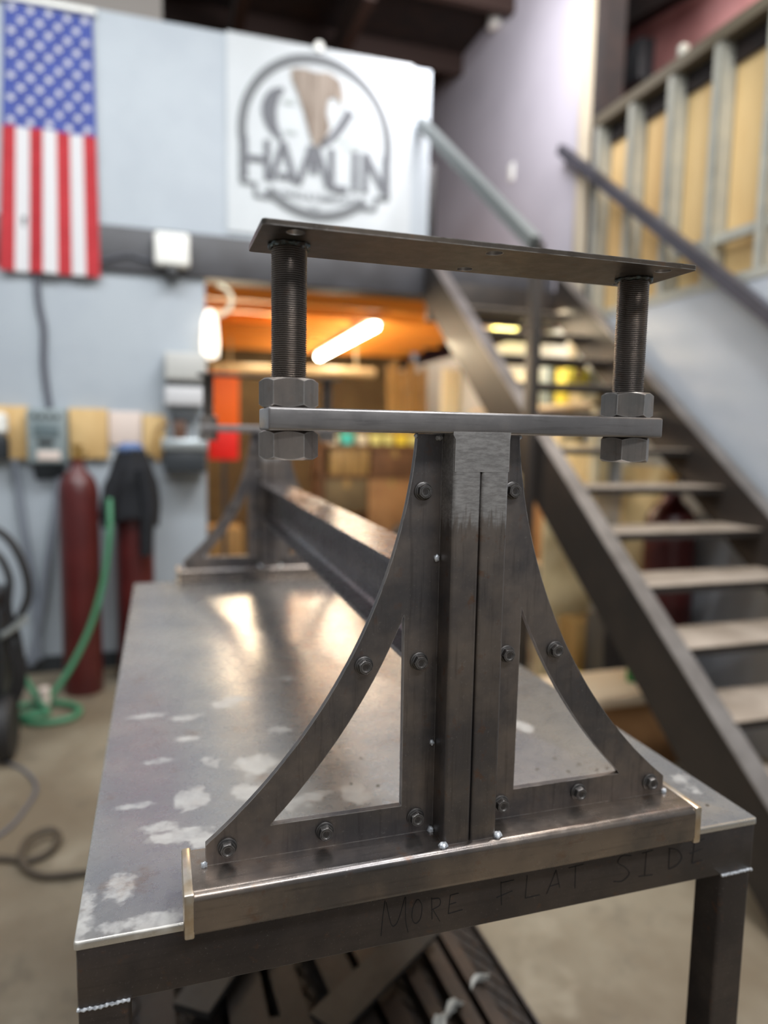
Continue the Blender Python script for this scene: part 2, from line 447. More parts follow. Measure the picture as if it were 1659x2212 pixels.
for s in (-1, 1):
    out, inn = gusset_outline(s)
    g = MB().prism(out, 'y', G, G+.25, [inn])
    go = obj('gusset', g, M['mill'], tr, sharp=25); near.append(go); gus.append(go)
    for x, z in BOLT:
        if first_bolt is None:
            first_bolt = obj('hex_bolt', bolt_mesh(), M['bolt'], go, origin=(0, 0, 0), label='black flanged hex bolt'); q = first_bolt
        else:
            q = first_bolt.copy(); col.objects.link(q); q.parent = go
        po = ORG[go.name]; q.location = [((s*x)-po[0])*S, (G-po[1])*S, (z-po[2])*S]; q.rotation_euler = (0, x*2.3+z, 0)
        ORG[q.name] = (s*x, G, z)
    tacks = [((s*8.95, G-.02, .06), (.11, .10, .11))]
    if s < 0: tacks += [((-1.12, G-.03, 9.89), (.10, .10, .12)), ((-1.12, G-.03, 3.29), (.085, .09, .10)), ((-1.10, G-.05, .02), (.12, .13, .14)), ((-1.15, G-.04, 14.0), (.13, .1, .1)), ((-1.9, G+.1, 14.05), (.09, .1, .09))]
    else: tacks += [((1.93, G+.1, 14.05), (.10, .1, .09))]
    for i, (c, r) in enumerate(tacks): obj('weld_tack', weld_blob(c, r, i+7*s), M['weld'], go, label='bright silver weld tack')
for o, c in ((colm[0], (-1.03, -.06, .04)), (colm[1], (1.06, .0, .06))):
    obj('weld_tack', weld_blob(c, (.17, .14, .13), 3), M['weld'], o, label='bright silver weld tack')
# levelling rods
RX, RY, RR = 6.24, 1.055, .55
def rod_mesh(x):
    prof = [(RR-.04, 13.6)]; z = 13.62; p = .0655
    while z < 19.72:
        prof += [(RR-.045, z), (RR, z+p*.42), (RR, z+p*.58), (RR-.045, z+p)]; z += p
    prof += [(RR-.04, 19.79)]
    return MB().lathe(prof, (x, RY, 0), 40)
def nut_mesh(x, z0, h, rot, flat=.80):
    m = MB(); n = 60; vs = []; fs = []; rc = flat/math.cos(math.pi/6)
    def hr(a): a = (a % (math.pi/3))-math.pi/6; return flat/math.cos(a)
    def chamf(r): return max(0, (r-flat*.985))*.62
    rings = []
    for kind in range(6):
        ring = []
        for i in range(n):
            a = 2*math.pi*i/n; r = hr(a)
            if kind == 0: rr, z = RR+.0, 0
            elif kind == 1: rr, z = flat*.97, 0
            elif kind == 2: rr, z = r, chamf(r)+.015
            elif kind == 3: rr, z = r, h-chamf(r)-.015
            elif kind == 4: rr, z = flat*.97, h
            else: rr, z = RR+.0, h
            ring.append((x+rr*math.cos(a+rot), RY+rr*math.sin(a+rot), z0+z))
        vs += ring
    for k in range(5):
        for i in range(n): j = (i+1) % n; fs.append((k*n+i, k*n+j, (k+1)*n+j, (k+1)*n+i))
    m._faces(vs, fs); return m
def lumpy_ring(x, z, R, r, seed):
    rnd = random.Random(seed); m = MB(); pts = []
    for i in range(26):
        a = 2*math.pi*i/26; pts.append((x+R*math.cos(a), RY+R*math.sin(a), z+rnd.uniform(-.02, .02)))
    return m.tube(pts, lambda t: r*(1+.25*math.sin(t*75)+.15*math.sin(t*31)), 8, 3, closed=True)
pl_holes = [circle(hx, hy, .27, 20) for hx, hy in ((-6.3, -.36), (0, -.36), (6.35, -.36), (0, 1.92), (-6.1, 1.95), (6.3, 1.95))]
plate = MB().prism(rrect(-7.33, 7.33, -.89, 2.33, .14, 4), 'z', 19.79, 19.95, pl_holes)
pl = obj('top_plate', plate, M['plate'], tr); near.append(pl)
for s, rot, rot2 in ((-1, math.radians(50), math.radians(51)), (1, math.radians(32.7), math.radians(47.7))):
    r = obj('levelling_rod', rod_mesh(s*RX), M['rod'], tr, sharp=50, label='dark threaded rod'); near.append(r)
    obj('weld_bead', lumpy_ring(s*RX, 19.74, RR+.02, .085, 5+s), M['burnt_weld'], r, label='blue-grey ring weld under the plate')
    near.append(obj('hex_nut', nut_mesh(s*RX, 14.83, .90, rot), M['nut'], tr))
    near.append(obj('hex_nut', nut_mesh(s*RX, 13.23, .90, rot2), M['nut'], tr))
obj('ground_lap', lap, M['column'], crossbar, label='bright ground steel where bar meets column')
# the second end frame
for o in near: dup(o, tr, (.9, 53, 0))
# stretcher: a wide-flange beam between the two columns
bw, z0, z1, tf = 1.25, 5.35, 9.0, .22
prof = [(-bw, z0), (bw, z0), (bw, z0+tf), (.3, z0+tf+.05), (.12, z0+tf+.22), (.12, z1-tf-.22), (.3, z1-tf-.05), (bw, z1-tf), (bw, z1), (-bw, z1), (-bw, z1-tf), (-.3, z1-tf-.05), (-.12, z1-tf-.22), (-.12, z0+tf+.22), (-.3, z0+tf+.05), (-bw, z0+tf)]
bb = MB().prism(prof, 'y', 2.1, 53.0)
for v in bb.bm.verts: v.co.x += .9*(v.co.y-1)/53
obj('stretcher_beam', bb, M['beam'], tr)

# ================================================================== welding bench
TZ = -1.46
bench = thing('welding_bench', 'long steel welding bench with scuffed grey top and dark frame, carrying the trestle', 'workbench', (.2, 27, -ZF))
holes = [circle(x, y, .10, 10) for x, y in [(-1.8, 11.6), (-1.1, 10.1), (-2.2, 7.8), (-1.1, 7.3), (8.0, 7.6), (8.8, 6.7), (6.6, 6.8), (7.9, 6.2), (9.3, 6.0), (9.85, 6.0), (12.0, 1.9)]]
tp = MB().prism(rrect(-12.86, 13.3, .5, 54.2, .12, 3), 'z', TZ-.25, TZ, holes)
bmesh.ops.remove_doubles(tp.bm, verts=tp.bm.verts, dist=1e-5); bmesh.ops.recalc_face_normals(tp.bm, faces=tp.bm.faces)
rim = [e for e in tp.bm.edges if all(abs(v.co.z-TZ) < 1e-4 for v in e.verts) and len(e.link_faces) == 2 and e.calc_face_angle(0) > 1 and not any(math.hypot(e.verts[0].co.x-sum(p[0] for p in h)/len(h), e.verts[0].co.y-sum(p[1] for p in h)/len(h)) < .15 for h in holes)]
bmesh.ops.bevel(tp.bm, geom=rim, offset=.07, segments=3, affect='EDGES', profile=.5)
obj('bench_top', tp, M['top'], bench)
A0, A1 = TZ-.25, -3.72
def angle_box(x0, x1, y0, y1): return MB().box(x0, x1, y0, y1, A1, A0, .07)
fr = obj('apron', angle_box(-12.80, 13.24, .56, 1.1), M['apron'], bench)
obj('apron', angle_box(-12.80, -12.3, 1.1, 54), M['apron'], bench); obj('apron', angle_box(12.74, 13.24, 1.1, 54), M['apron'], bench)
obj('apron', angle_box(-12.3, 12.74, 53.5, 54), M['apron'], bench)
for x0 in (-12.80, 11.72):
    for y0 in (.58, 52.4):
        l = MB().prism(rrect(x0, x0+1.5, y0, y0+1.5, .16, 4), 'z', -ZF, A1-.0)
        lg = obj('leg', l, M['apron'], bench)
        if y0 < 2:
            rnd = random.Random(int(x0*10)); pts = [(x0-.02+1.55*i/10, y0-.02, A1-.02+rnd.uniform(-.03, .03)) for i in range(11)]
            obj('weld_bead', MB().tube(pts, lambda t: .055*(1+.3*math.sin(t*60)), 8, 4), M['weld'], lg, label='silver weld bead at the apron')
# writing scratched on the apron: MORE FLAT SIDE
def U(px, py):      # table of letter strokes drawn in a flat frame on the apron face: u along it, v up it (inches)
    return px, py
L = []
def stroke(*p): L.append(p)
x = -3.0
stroke((-3.02, -3.32), (-2.98, -2.7), (-2.90, -2.02)); stroke((-2.86, -2.1), (-2.66, -2.95), (-2.5, -3.02), (-2.36, -2.75), (-2.16, -2.02)); stroke((-2.14, -2.05), (-2.12, -2.9), (-2.02, -3.4))
stroke((-1.72, -2.22), (-1.86, -2.5), (-1.88, -2.9), (-1.74, -3.12), (-1.56, -2.95), (-1.52, -2.5), (-1.64, -2.25), (-1.74, -2.24))
stroke((-1.12, -3.08), (-1.16, -2.25)); stroke((-1.18, -2.3), (-.86, -2.35), (-.84, -2.6), (-1.12, -2.72)); stroke((-1.1, -2.72), (-.82, -3.22))
stroke((-.5, -3.0), (-.44, -2.3)); stroke((-.5, -3.0), (.06, -2.95)); stroke((-.46, -2.65), (-.2, -2.62)); stroke((-.44, -2.3), (-.12, -2.28))
stroke((1.62, -3.08), (1.56, -2.15)); stroke((1.56, -2.2), (2.1, -2.18)); stroke((1.4, -2.75), (2.05, -2.6))
stroke((2.64, -2.1), (2.6, -3.0)); stroke((2.6, -3.0), (3.2, -2.98))
stroke((3.5, -3.0), (3.86, -2.1)); stroke((3.86, -2.1), (4.05, -2.85)); stroke((3.6, -2.72), (4.02, -2.68))
stroke((4.72, -3.0), (4.7, -2.1)); stroke((4.4, -2.12), (5.05, -2.08))
stroke((7.2, -2.1), (6.75, -2.05), (6.6, -2.3), (6.95, -2.55), (7.15, -2.85), (6.85, -3.1), (6.45, -3.05))
stroke((7.9, -2.1), (7.88, -3.05)); stroke((7.6, -3.05), (8.25, -3.1)); stroke((7.7, -2.1), (8.2, -2.05))
stroke((9.0, -2.12), (9.02, -2.95)); stroke((8.95, -2.1), (9.4, -2.25), (9.62, -2.6), (9.4, -2.9), (9.0, -3.0))
stroke((10.2, -2.05), (10.15, -2.95)); stroke((10.15, -2.95), (10.65, -2.9)); stroke((10.0, -2.5), (10.6, -2.4)); stroke((10.1, -2.05), (10.7, -1.98))
words = [('MORE', -9, .8), ('FLAT', .8, 6), ('SIDE', 6, 20)]
for wn, a_, b_ in words:
    for p in L:
        if a_ <= p[0][0] < b_: obj('pen_stroke', MB().tube([(u, .555, v) for u, v in p], .014, 5, 6), M['ink'], fr, label='stroke of the handwritten word '+wn)
# lower shelf: angle frame with expanded metal
SZ = -25.0
for x0, x1, y0, y1 in ((-13.0, -12.85, .6, 53.5), (13.2, 13.4, .6, 53.5), (-12.85, 13.2, 2.0, 2.2), (-12.85, 13.2, 53, 53.2)):
    obj('shelf_rail', MB().box(x0, x1, y0, y1, SZ-1.6, SZ+.4, .03), M['apron'], bench)
ex = MB()
n = 0
for i in range(-26, 27):
    for sgn in (-1, 1):
        x0 = i*1.0; pts = []
        y0, y1 = 3.0, 53.0
        xa, xb = x0-sgn*12.5, x0+sgn*12.5
        # clip the diagonal strand to the shelf
        t0, t1 = 0.0, 1.0
        for lim, sg in ((-12.8, 1), (13.1, -1)):
            da = (xa-lim)*sg; db = (xb-lim)*sg
            if da < 0 and db < 0: t0, t1 = 1, 0
            elif da < 0: t0 = max(t0, da/(da-db))
            elif db < 0: t1 = min(t1, da/(da-db))
        if t1-t0 < .02: continue
        ex.bar((xa+(xb-xa)*t0, y0+(y1-y0)*t0, SZ), (xa+(xb-xa)*t1, y0+(y1-y0)*t1, SZ), .12, .08)
obj('mesh_deck', ex, plain('rusty_mesh', (58, 44, 32), .8, .2, (38, 30, 25), 30), bench, label='rusty expanded-metal shelf')
# stock on the shelf
sm = [steel('stock_dark', (44, 41, 40), (56, 50, 47), .2, .55, .5, wear=0), steel('stock_brown', (74, 60, 50), (58, 49, 43), .3, .55, .4, wear=0), steel('stock_grey', (62, 60, 59), (52, 50, 49), .1, .5, .5, wear=0)]
stock = [((5.0, 13, -24.6), (1.8, 48, -24.6), 1.5, .6, 1, 'brown flat bar lying second from the right on the lower bench shelf'),
         ((7.2, 13, -24.55), (5.2, 50, -24.55), 1.0, .7, 1, 'narrow brown steel bar beside the mesh gap on the lower bench shelf'),
         ((9.0, 14, -24.5), (8.2, 50, -24.5), 1.1, .8, 1, 'tall narrow brown steel bar under the white scraps on the lower shelf'),
         ((2.2, 14, -24.3), (-1.0, 47, -24.3), 2.2, 1.2, 0, 'thick dark steel bar in the middle of the lower bench shelf'),
         ((-2.0, 16, -24.4), (-3.4, 46, -24.4), 1.8, 1.0, 0, 'dark steel bar left of the shelf middle'),
         ((-5.0, 14, -24.2), (-5.6, 40, -24.2), 2.4, 1.4, 0, 'wide dark steel block at the left of the lower shelf'),
         ((-8.8, 22, -22.9), (-2.6, 31, -22.7), 2.6, .5, 2, 'grey steel plate tilted across the other shelf stock'),
         ((-.8, 18.6, -23.0), (8.6, 25.4, -23.0), 2.6, .35, 2, 'flat grey offcut laid across the shelf bars')]
stock += [((-7.6, 14, -24.5), (-8.6, 48, -24.5), 2.0, .9, 0, 'dark steel bar near the left leg of the bench, on the lower shelf'),
          ((-10.6, 14, -24.5), (-11.4, 48, -24.5), 2.2, .8, 0, 'leftmost dark steel bar on the lower bench shelf'),
          ((-4.0, 15, -24.3), (-3.6, 21, -24.3), 1.0, 1.1, 0, 'short dark steel offcut near the front of the lower shelf'),
          ((10.7, 15, -24.6), (10.2, 50, -24.6), 1.0, .5, 1, 'thin brown bar next to the right rail of the lower shelf')]
tag(obj('shelf_shade_sheet', MB().box(-12.7, 13.05, 3, 52.6, -25.2, -25.06), sm[0]), 'dark sheet added under the mesh of the lower bench shelf in place of shade', 'shade sheet')  # added to darken the view through the mesh, standing for shade
for p0, p1, wd, h, mi, lb in stock:
    p0, p1 = (p0[0], p0[1], p0[2]-.04), (p1[0], p1[1], p1[2]-.04)
    tag(obj('steel_bar', MB().bar(p0, p1, wd, h), sm[mi]), lb, 'steel bar', 'steel stock on the lower shelf')
for i, (x, y, a, lb) in enumerate([(6.6, 17.6, .5, 'white crumpled scrap left of the other two on the shelf mesh'), (8.0, 18.6, 1.1, 'white crumpled scrap nearest the bench middle, leaning on a brown bar'), (10.8, 20.4, .9, 'white crumpled scrap nearest the right shelf rail')]):
    m = weld_blob((0, 0, 0), (.5, .12, .8), 40+i)
    for v in m.bm.verts: v.co.y += .25*math.sin(v.co.z*3.1+i)+.15*math.sin(v.co.x*7)
    m.xform(Matrix.Translation((x, y, -24.05)) @ Matrix.Rotation(a, 4, 'Y'))
    tag(obj('paper_scrap', m, M['white']), lb, 'scrap', 'white scraps on the shelf')

# ================================================================== the setting
struct('floor', MB().box(-260, 220, -200, 420, -ZF-2, -ZF), M['floor'])
WY = 140.0
wl = MB(); wl.box(-180, -.4, WY, WY+5, -ZF, 47); struct('wall_left', wl, M['wall'])
struct('wall_back', MB().box(-180, 50.6, WY, WY+5, 56, 97.6), M['wall'])
struct('trim_1', MB().box(-180, 84, WY-1.2, WY+5, 47, 56.0, .1), M['mezz'])
struct('trim_2', MB().box(50.2, 84, WY-3, WY-1.4, 41.0, 50.2, .1), M['stair'])
struct('baseboard_left', MB().box(-180, -.4, WY-.5, WY, -ZF, -ZF+3.5), M['grey_dark'])
struct('wall_upper', MB().box(-180, -8.3, WY+8, WY+10, 97, 136), M['wall_pale'])
rf = MB(); rf.box(-8.2, 84, 120, 420, 135.4, 137); struct('ceiling', rf, M['roof'])
for i, y in enumerate((165, 200, 235, 270, 310, 350)):
    p = MB().box(-8, 84, y, y+2.5, 129.5, 135.4); struct('trim_%d' % (3+i), p, M['purlin'])
struct('wall_far', MB().box(-180, 140, 400, 402, -ZF, 136), M['roof'])
for i, x in enumerate((10, 40)): struct('trim_%d' % (9+i), MB().box(x, x+3, 160, 400, 122, 129.5), M['purlin'])
# upper right wall beyond the stairs
struct('wall_stair', MB().box(84, 86, 129.5, 330, 47, 135.3), M['purple'])
struct('trim_11', MB().box(83.2, 88, 126.2, 129.5, -ZF, 140, .1), M['trim'])
struct('trim_12', MB().box(84.6, 90, 122.6, 126.2, -ZF, 140), M['roof'])
# stud wall
sw = MB().box(87.4, 88.4, -40, 122.6, 42, 85); struct('wall_right', sw, M['kraft'])
lw = MB().box(84, 86, -40, 330, -ZF, 41); struct('wall_lower_right', lw, M['lower_wall'])
struct('trim_13', MB().box(83.6, 88.2, -40, 123.5, 83.4, 85.6), M['track'])
struct('trim_14', MB().box(83.8, 88, -40, 123.5, 41, 42.6), M['stud'])
struct('trim_15', MB().box(84.6, 86.2, -40, 96, 49.0, 50.6), M['stud'])
for i in range(12):
    y = 121.6-i*12.0
    m = MB(); m.box(83.9, 87.3, y, y+.25, 42.6, 83.4); m.box(83.9, 84.1, y, y+1.9, 42.6, 83.4); m.box(87.1, 87.3, y, y+1.9, 42.6, 83.4)
    struct('trim_%d' % (16+i), m, M['stud'])
struct('trim_28', MB().box(86.6, 87.3, -40, 122.6, 79.8, 83.4), M['roof'])
# red-oxide steel wall and timber roof behind the stud wall
struct('wall_outer', MB().box(118, 120, -40, 330, -ZF, 150), M['red_oxide'])
struct('trim_29', MB().bar((112, 200, 136.5), (112, 110, 120.5), 4, 7), M['roof'])
struct('trim_37', MB().box(116, 117.9, 140, 220, 130, 152), M['brown_wood'])
ro = MB(); ro.prism([(86, 160), (120, 140), (120, 141.5), (86, 161.5)], 'y', -40, 330); struct('ceiling_outer', ro, M['brown_wood'])
# room under the mezzanine
struct('ceiling_lower', MB().box(-.4, 84, WY+5, 265, 46.8, 47.8), M['ceil_wood'])
struct('wall_room_back', MB().box(-.4, 84, 263, 265, -ZF, 46.8), M['room_brown'])
struct('wall_room_left', MB().box(-2.4, -.4, WY+5, 265, -ZF, 47), M['room_brown'])
for i, y in enumerate((150, 166, 182, 198, 214, 230, 246)): struct('trim_%d' % (30+i), MB().box(-.4, 84, y, y+1.5, 45.0, 46.8), M['ceil_wood'])

# ================================================================== staircase
st = thing('staircase', 'dark steel open staircase with channel stringers climbing to the mezzanine on the right', 'staircase', (65, 75, -ZF))
def zl(y): return 11.3+.762*(y-79.1)
def stringer(x0, x1, flip, y_top, lift=0):
    zl = lambda y: 11.3+lift+.762*(y-79.1)
    yb = 79.1+(-ZF-11.3-lift)/.762
    m = MB(); web = .35; D = 11.0
    fx0, fx1 = (x0, x1)
    def para(a, b, up, dn):      # sloped strip between x=a and x=b
        y0, y1 = yb+dn/.762*0, y_top
        vs = []
        for x in (a, b):
            vs += [(x, yb+up/.762, -ZF), (x, y_top, zl(y_top)-up), (x, y_top, zl(y_top)-dn), (x, yb+dn/.762, -ZF)]
        m._faces(vs, [(0, 1, 2, 3), (4, 5, 6, 7), (0, 1, 5, 4), (1, 2, 6, 5), (2, 3, 7, 6), (3, 0, 4, 7)])
    para(x0, x1, 0, .55); para(x0, x1, D-.55, D)
    if flip: para(x1-web, x1, .5, D-.5)
    else: para(x0, x0+web, .5, D-.5)
    return m
M['flange'] = plain('lit_flange_colour', (138, 132, 128), .4, .6, (116, 110, 106), 6)  # lighter colour stands in for light caught along the stringer tops
for x0, x1, yt, lift in ((49.6, 52.2, 139, 0), (80.0, 82.6, 131, 2.2)):
    sg = obj('stringer', stringer(x0, x1, False, yt, lift), M['stair'], st)
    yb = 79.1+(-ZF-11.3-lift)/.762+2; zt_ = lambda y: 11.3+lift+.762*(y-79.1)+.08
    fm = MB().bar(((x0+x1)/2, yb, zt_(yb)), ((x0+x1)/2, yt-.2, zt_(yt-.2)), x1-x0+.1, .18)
    obj('lit_flange_strip', fm, M['flange'], sg, label='top flange coloured lighter for the light it catches')
for k in range(-8, 6):
    z = 12.6+6.05*k; y = 82.75+8.5*k          # top of the nosing
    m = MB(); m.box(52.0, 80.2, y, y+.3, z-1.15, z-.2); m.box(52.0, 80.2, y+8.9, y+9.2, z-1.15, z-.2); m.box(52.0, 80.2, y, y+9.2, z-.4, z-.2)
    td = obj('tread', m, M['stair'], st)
    obj('tread_plate', MB().box(52.0, 80.2, y+.02, y+9.2, z-.2, z, .04), M['tread'], td, label='worn walking surface, coloured lighter as if lit from above')  # light from above put into the tread colour; lips stay dark
def rail(x, p0, p1):
    m = MB(); m.bar(p0, p1, 1.9, 2.2); return m
obj('handrail', rail(48, (48, 139, 85.6), (48, 84, 45.4)), plain('green_grey_rail', (118, 124, 124), .45, .4), st, label='grey-green handrail on the wall side')
obj('handrail', rail(82, (82, 134.5, 82.6), (82, 20, -2.6)), M['rail'], st, label='dark handrail on the open stud-wall side')
po = MB(); po.box(48.3, 49.5, 83.2, 86.2, -ZF, 45.5, .08); obj('post', po, M['stair'], st, label='square post carrying the stair and handrail')

# ================================================================== wall things, left
# flag
def flag_pt(u, v):          # u across 0..1, v down 0..1
    z = 95.4-50.2*v
    xl = -37.4-2.3*v; xr = -21.6+.3*v
    x = xl+(xr-xl)*u
    y = WY-1.0-.45*math.sin(u*15+v*1.3)*(.35+.65*v)-.25*math.sin(u*6-v*2)-1.6*v*v*.6
    return x, y, z
fl = thing('flag', 'hanging flag with white stars on blue above red and white stripes', 'flag', (-30, WY-1, 45))
def fmi(u, v):
    if v < .45: return 0
    return 1 if int(u*7) % 2 == 0 else 2
m = MB().grid(flag_pt, 56, 60, fmi)
geo = bmesh.ops.extrude_face_region(m.bm, geom=list(m.bm.faces))
for e in geo['geom']:
    if isinstance(e, bmesh.types.BMVert): e.co.y += .08
for r in range(9):
    rows = range(6) if r % 2 == 0 else range(5)
    for c in rows:
        u = (.5+r)/9*.92+.04; v = (.45/11)*(1+2*c+(0 if r % 2 == 0 else 1)-.5)
        x, y, z = flag_pt(u, v); pts = []
        for i in range(10):
            a = math.pi/2+i*math.pi/5; rr = .92 if i % 2 == 0 else .40
            pts.append((x+rr*math.cos(a), z+rr*math.sin(a)))
        m.prism(pts, 'y', y-.14, y-.02, mi=2)
obj('flag_cloth', m, [M['flag_blue'], M['flag_red'], M['flag_white']], fl)
obj('flag_rod', MB().bar((-39.5, WY-1, 96.3), (-21.0, WY-1, 96.3), .9, .9), M['white'], fl, label='white rod along the top of the flag')

# banner with round logo
bn = thing('banner', 'white vinyl banner with a round grey HAMLIN logo on the upper wall', 'banner', (25.2, WY-.4, 56.5))
def ban_pt(u, v):
    return 4.4+41.6*u, WY-.35-.12*math.sin(u*9+v*4)*math.sin(v*5), 97.9-40.6*v
m = MB().grid(ban_pt, 24, 24)
geo = bmesh.ops.extrude_face_region(m.bm, geom=list(m.bm.faces))
for e in geo['geom']:
    if isinstance(e, bmesh.types.BMVert): e.co.y += .2
obj('sheet', m, M['banner'], bn)
BY0, BY1 = WY-.62, WY-.5
def ribbon(pts, w, k=8, smooth=True):
    P = catmull([(p[0], p[1], 0) for p in pts], k) if smooth and len(pts) > 2 else [Vector((p[0], p[1], 0)) for p in pts]
    a, b = [], []
    for i, p in enumerate(P):
        d = P[min(i+1, len(P)-1)]-P[max(i-1, 0)]; d.normalize(); nrm = Vector((-d.y, d.x, 0))
        ww = w(i/(len(P)-1)) if callable(w) else w
        a.append((p.x+nrm.x*ww/2, p.y+nrm.y*ww/2)); b.append((p.x-nrm.x*ww/2, p.y-nrm.y*ww/2))
    return a, b
# banner frame: pixel offsets measured on the crop and turned into inches on the banner plane
def BQ(u, v):      # u,v in 0..100 across / down the banner
    return 4.4+.416*u, 97.9-.406*v
lg = MB()
cx, cz = BQ(47, 46.5); R0 = 16.4
def ringarc(a0, a1, r, wd):
    n = 40; o = [(cx+(r+wd/2)*math.cos(math.radians(a0+(a1-a0)*i/n)), cz+(r+wd/2)*math.sin(math.radians(a0+(a1-a0)*i/n))) for i in range(n+1)]
    q = [(cx+(r-wd/2)*math.cos(math.radians(a0+(a1-a0)*i/n)), cz+(r-wd/2)*math.sin(math.radians(a0+(a1-a0)*i/n))) for i in range(n+1)]
    return o, q
lg.strip(*ringarc(-12, 192, R0, 1.9), BY0, BY1)
lg.strip(*ringarc(-132, -48, R0, 2.0), BY0, BY1)
# stepped frame round the lettering
zt, zb, zc = cz-3.6, cz-11.2, cz-15.0
for s in (-1, 1):
    for pts in ([(s*16.6, cz-3.4), (s*16.6, zb), (s*13.6, zb)], [(s*13.6, zb+.3), (s*13.6, zb-2.6), (s*9.6, zb-2.6)]):
        for q_, (a, b_) in enumerate(zip(pts, pts[1:])):
            lg.bar((cx+a[0], (BY0+BY1)/2, a[1]), (cx+b_[0], (BY0+BY1)/2, b_[1]), .16+.05*q_+(.12 if len(pts) < 4 and pts[0][1] > zb else .2), .8 if a[0] != b_[0] else .8, up=(0, 0, 1) if a[0] != b_[0] else (1, 0, 0))
obj('logo_ring', lg, M['logo'], bn, label='grey ring with stepped frame')
# emblem: tapering streaked blade, a crescent and a hook
em = MB()
em.prism([BQ(*p) for p in [(33, 13), (40, 12), (46, 13), (53, 12), (59, 15), (61, 22), (60, 29), (57, 24), (53, 25), (52, 33), (54, 40), (51, 47), (46, 53), (43, 46), (40, 35), (36, 24), (33, 18)]], 'y', BY0, BY1)
obj('emblem_blade', em, M['logo_brown'], bn, label='brown streaked tapering shape')
obj('emblem_crescent', MB().strip(*ribbon([BQ(*p) for p in [(29, 24), (24, 28), (21.5, 35), (23, 43), (28, 50)]], lambda t: .8+2.4*math.sin(math.pi*t)), BY0, BY1), M['logo_dark'], bn, label='dark crescent')
obj('emblem_hook', MB().strip(*ribbon([BQ(*p) for p in [(65, 30), (61, 37), (56, 44), (49, 50)]], lambda t: 2.2-.9*t), BY0, BY1), M['logo_dark'], bn, label='dark hook')
for p in [[(70, 25), (70, 37)], [(73, 25), (73, 37)], [(29, 30), (35, 30)], [(30, 45), (36, 45)], [(58, 47), (66, 44)], [(62, 50), (72, 47)]]:
    a, b_ = BQ(*p[0]), BQ(*p[1]); obj('emblem_stroke', MB().bar((a[0], (BY0+BY1)/2, a[1]), (b_[0], (BY0+BY1)/2, b_[1]), .12, .7, up=(0, 0, 1) if abs(a[1]-b_[1]) < 2 else (1, 0, 0)), M['logo_pale'], bn, label='pale grey stroke')
# letters as strokes
lt = MB(); NS = [0]
def letter(x, w_, h, z, strokes, sw):
    for st_ in strokes:
        P = [(x+p[0]*w_, z+p[1]*h) for p in st_]
        for (a, b_) in zip(P, P[1:]):
            d = Vector((b_[0]-a[0], b_[1]-a[1])); ln = d.length
            nrm = Vector((-d.y, d.x))/ln*sw/2; NS[0] += 1; dy = -.05-.012*NS[0]
            lt.prism([(a[0]+nrm.x, a[1]+nrm.y), (b_[0]+nrm.x, b_[1]+nrm.y), (b_[0]-nrm.x, b_[1]-nrm.y), (a[0]-nrm.x, a[1]-nrm.y)], 'y', BY0+dy, BY1)
GL = {'H': [[(0, 0), (0, 1)], [(1, 0), (1, 1)], [(0, .5), (1, .5)]], 'A': [[(0, 0), (.5, 1)], [(.5, 1), (1, 0)], [(.28, .15), (.95, .15)]],
      'M': [[(0, 0), (.42, 1)], [(.38, 1), (.5, .3)], [(.5, .3), (.62, 1)], [(.58, 1), (1, 0)]], 'L': [[(0, 1), (0, 0)], [(0, 0), (1, 0)]],
      'I': [[(.5, 0), (.5, 1)]], 'N': [[(0, 0), (0, 1)], [(0, 1), (1, 0)], [(1, 0), (1, 1)]]}
zL = cz-10.2
for ch, x, w_ in (('H', -15.2, 4.6), ('A', -9.8, 5.2), ('M', -4.0, 6.6), ('L', 3.2, 3.5), ('I', 8.0, .8), ('N', 10.6, 4.7)):
    letter(cx+x*1.04, w_*1.04, 8.4, zL, GL[ch], 1.3)
obj('lettering', lt, M['logo_dark'], bn, label='word HAMLIN in dark capitals')
def text(name, body, size, x, z, mat, y, parent, label):
    cu = bpy.data.curves.new(name, 'FONT'); cu.body = body; cu.size = size*S; cu.align_x = 'CENTER'; cu.align_y = 'CENTER'; cu.extrude = .05*S
    o = bpy.data.objects.new(name, cu); col.objects.link(o); o.parent = parent; po_ = ORG[parent.name]
    me = bpy.data.meshes.new_from_object(o); col.objects.unlink(o); bpy.data.objects.remove(o); o = bpy.data.objects.new(name, me); col.objects.link(o); o.parent = parent
    o.location = ((x-po_[0])*S, (y-po_[1])*S, (z-po_[2])*S); o.rotation_euler = (math.pi/2, 0, 0); me.materials.clear(); me.materials.append(mat); ORG[o.name] = (x, y, z); o['label'] = label
    return o
text('small_lettering', 'WELDING & FABRICATION', 1.95, cx, cz-12.6, M['logo_dark'], WY-.6, bn, 'line of small pale capitals')
text('small_lettering', 'LLC', 1.5, cx-.5, cz-14.9, M['logo'], WY-.6, bn, 'very small pale letters')
obj('grommet', MB().lathe([(.3, 0), (1.0, 0), (1.0, .3), (.3, .3)], (24.2, WY-.9, 98.0), 20, axis='y'), M['white'], bn, label='white hanging ring at the top edge')

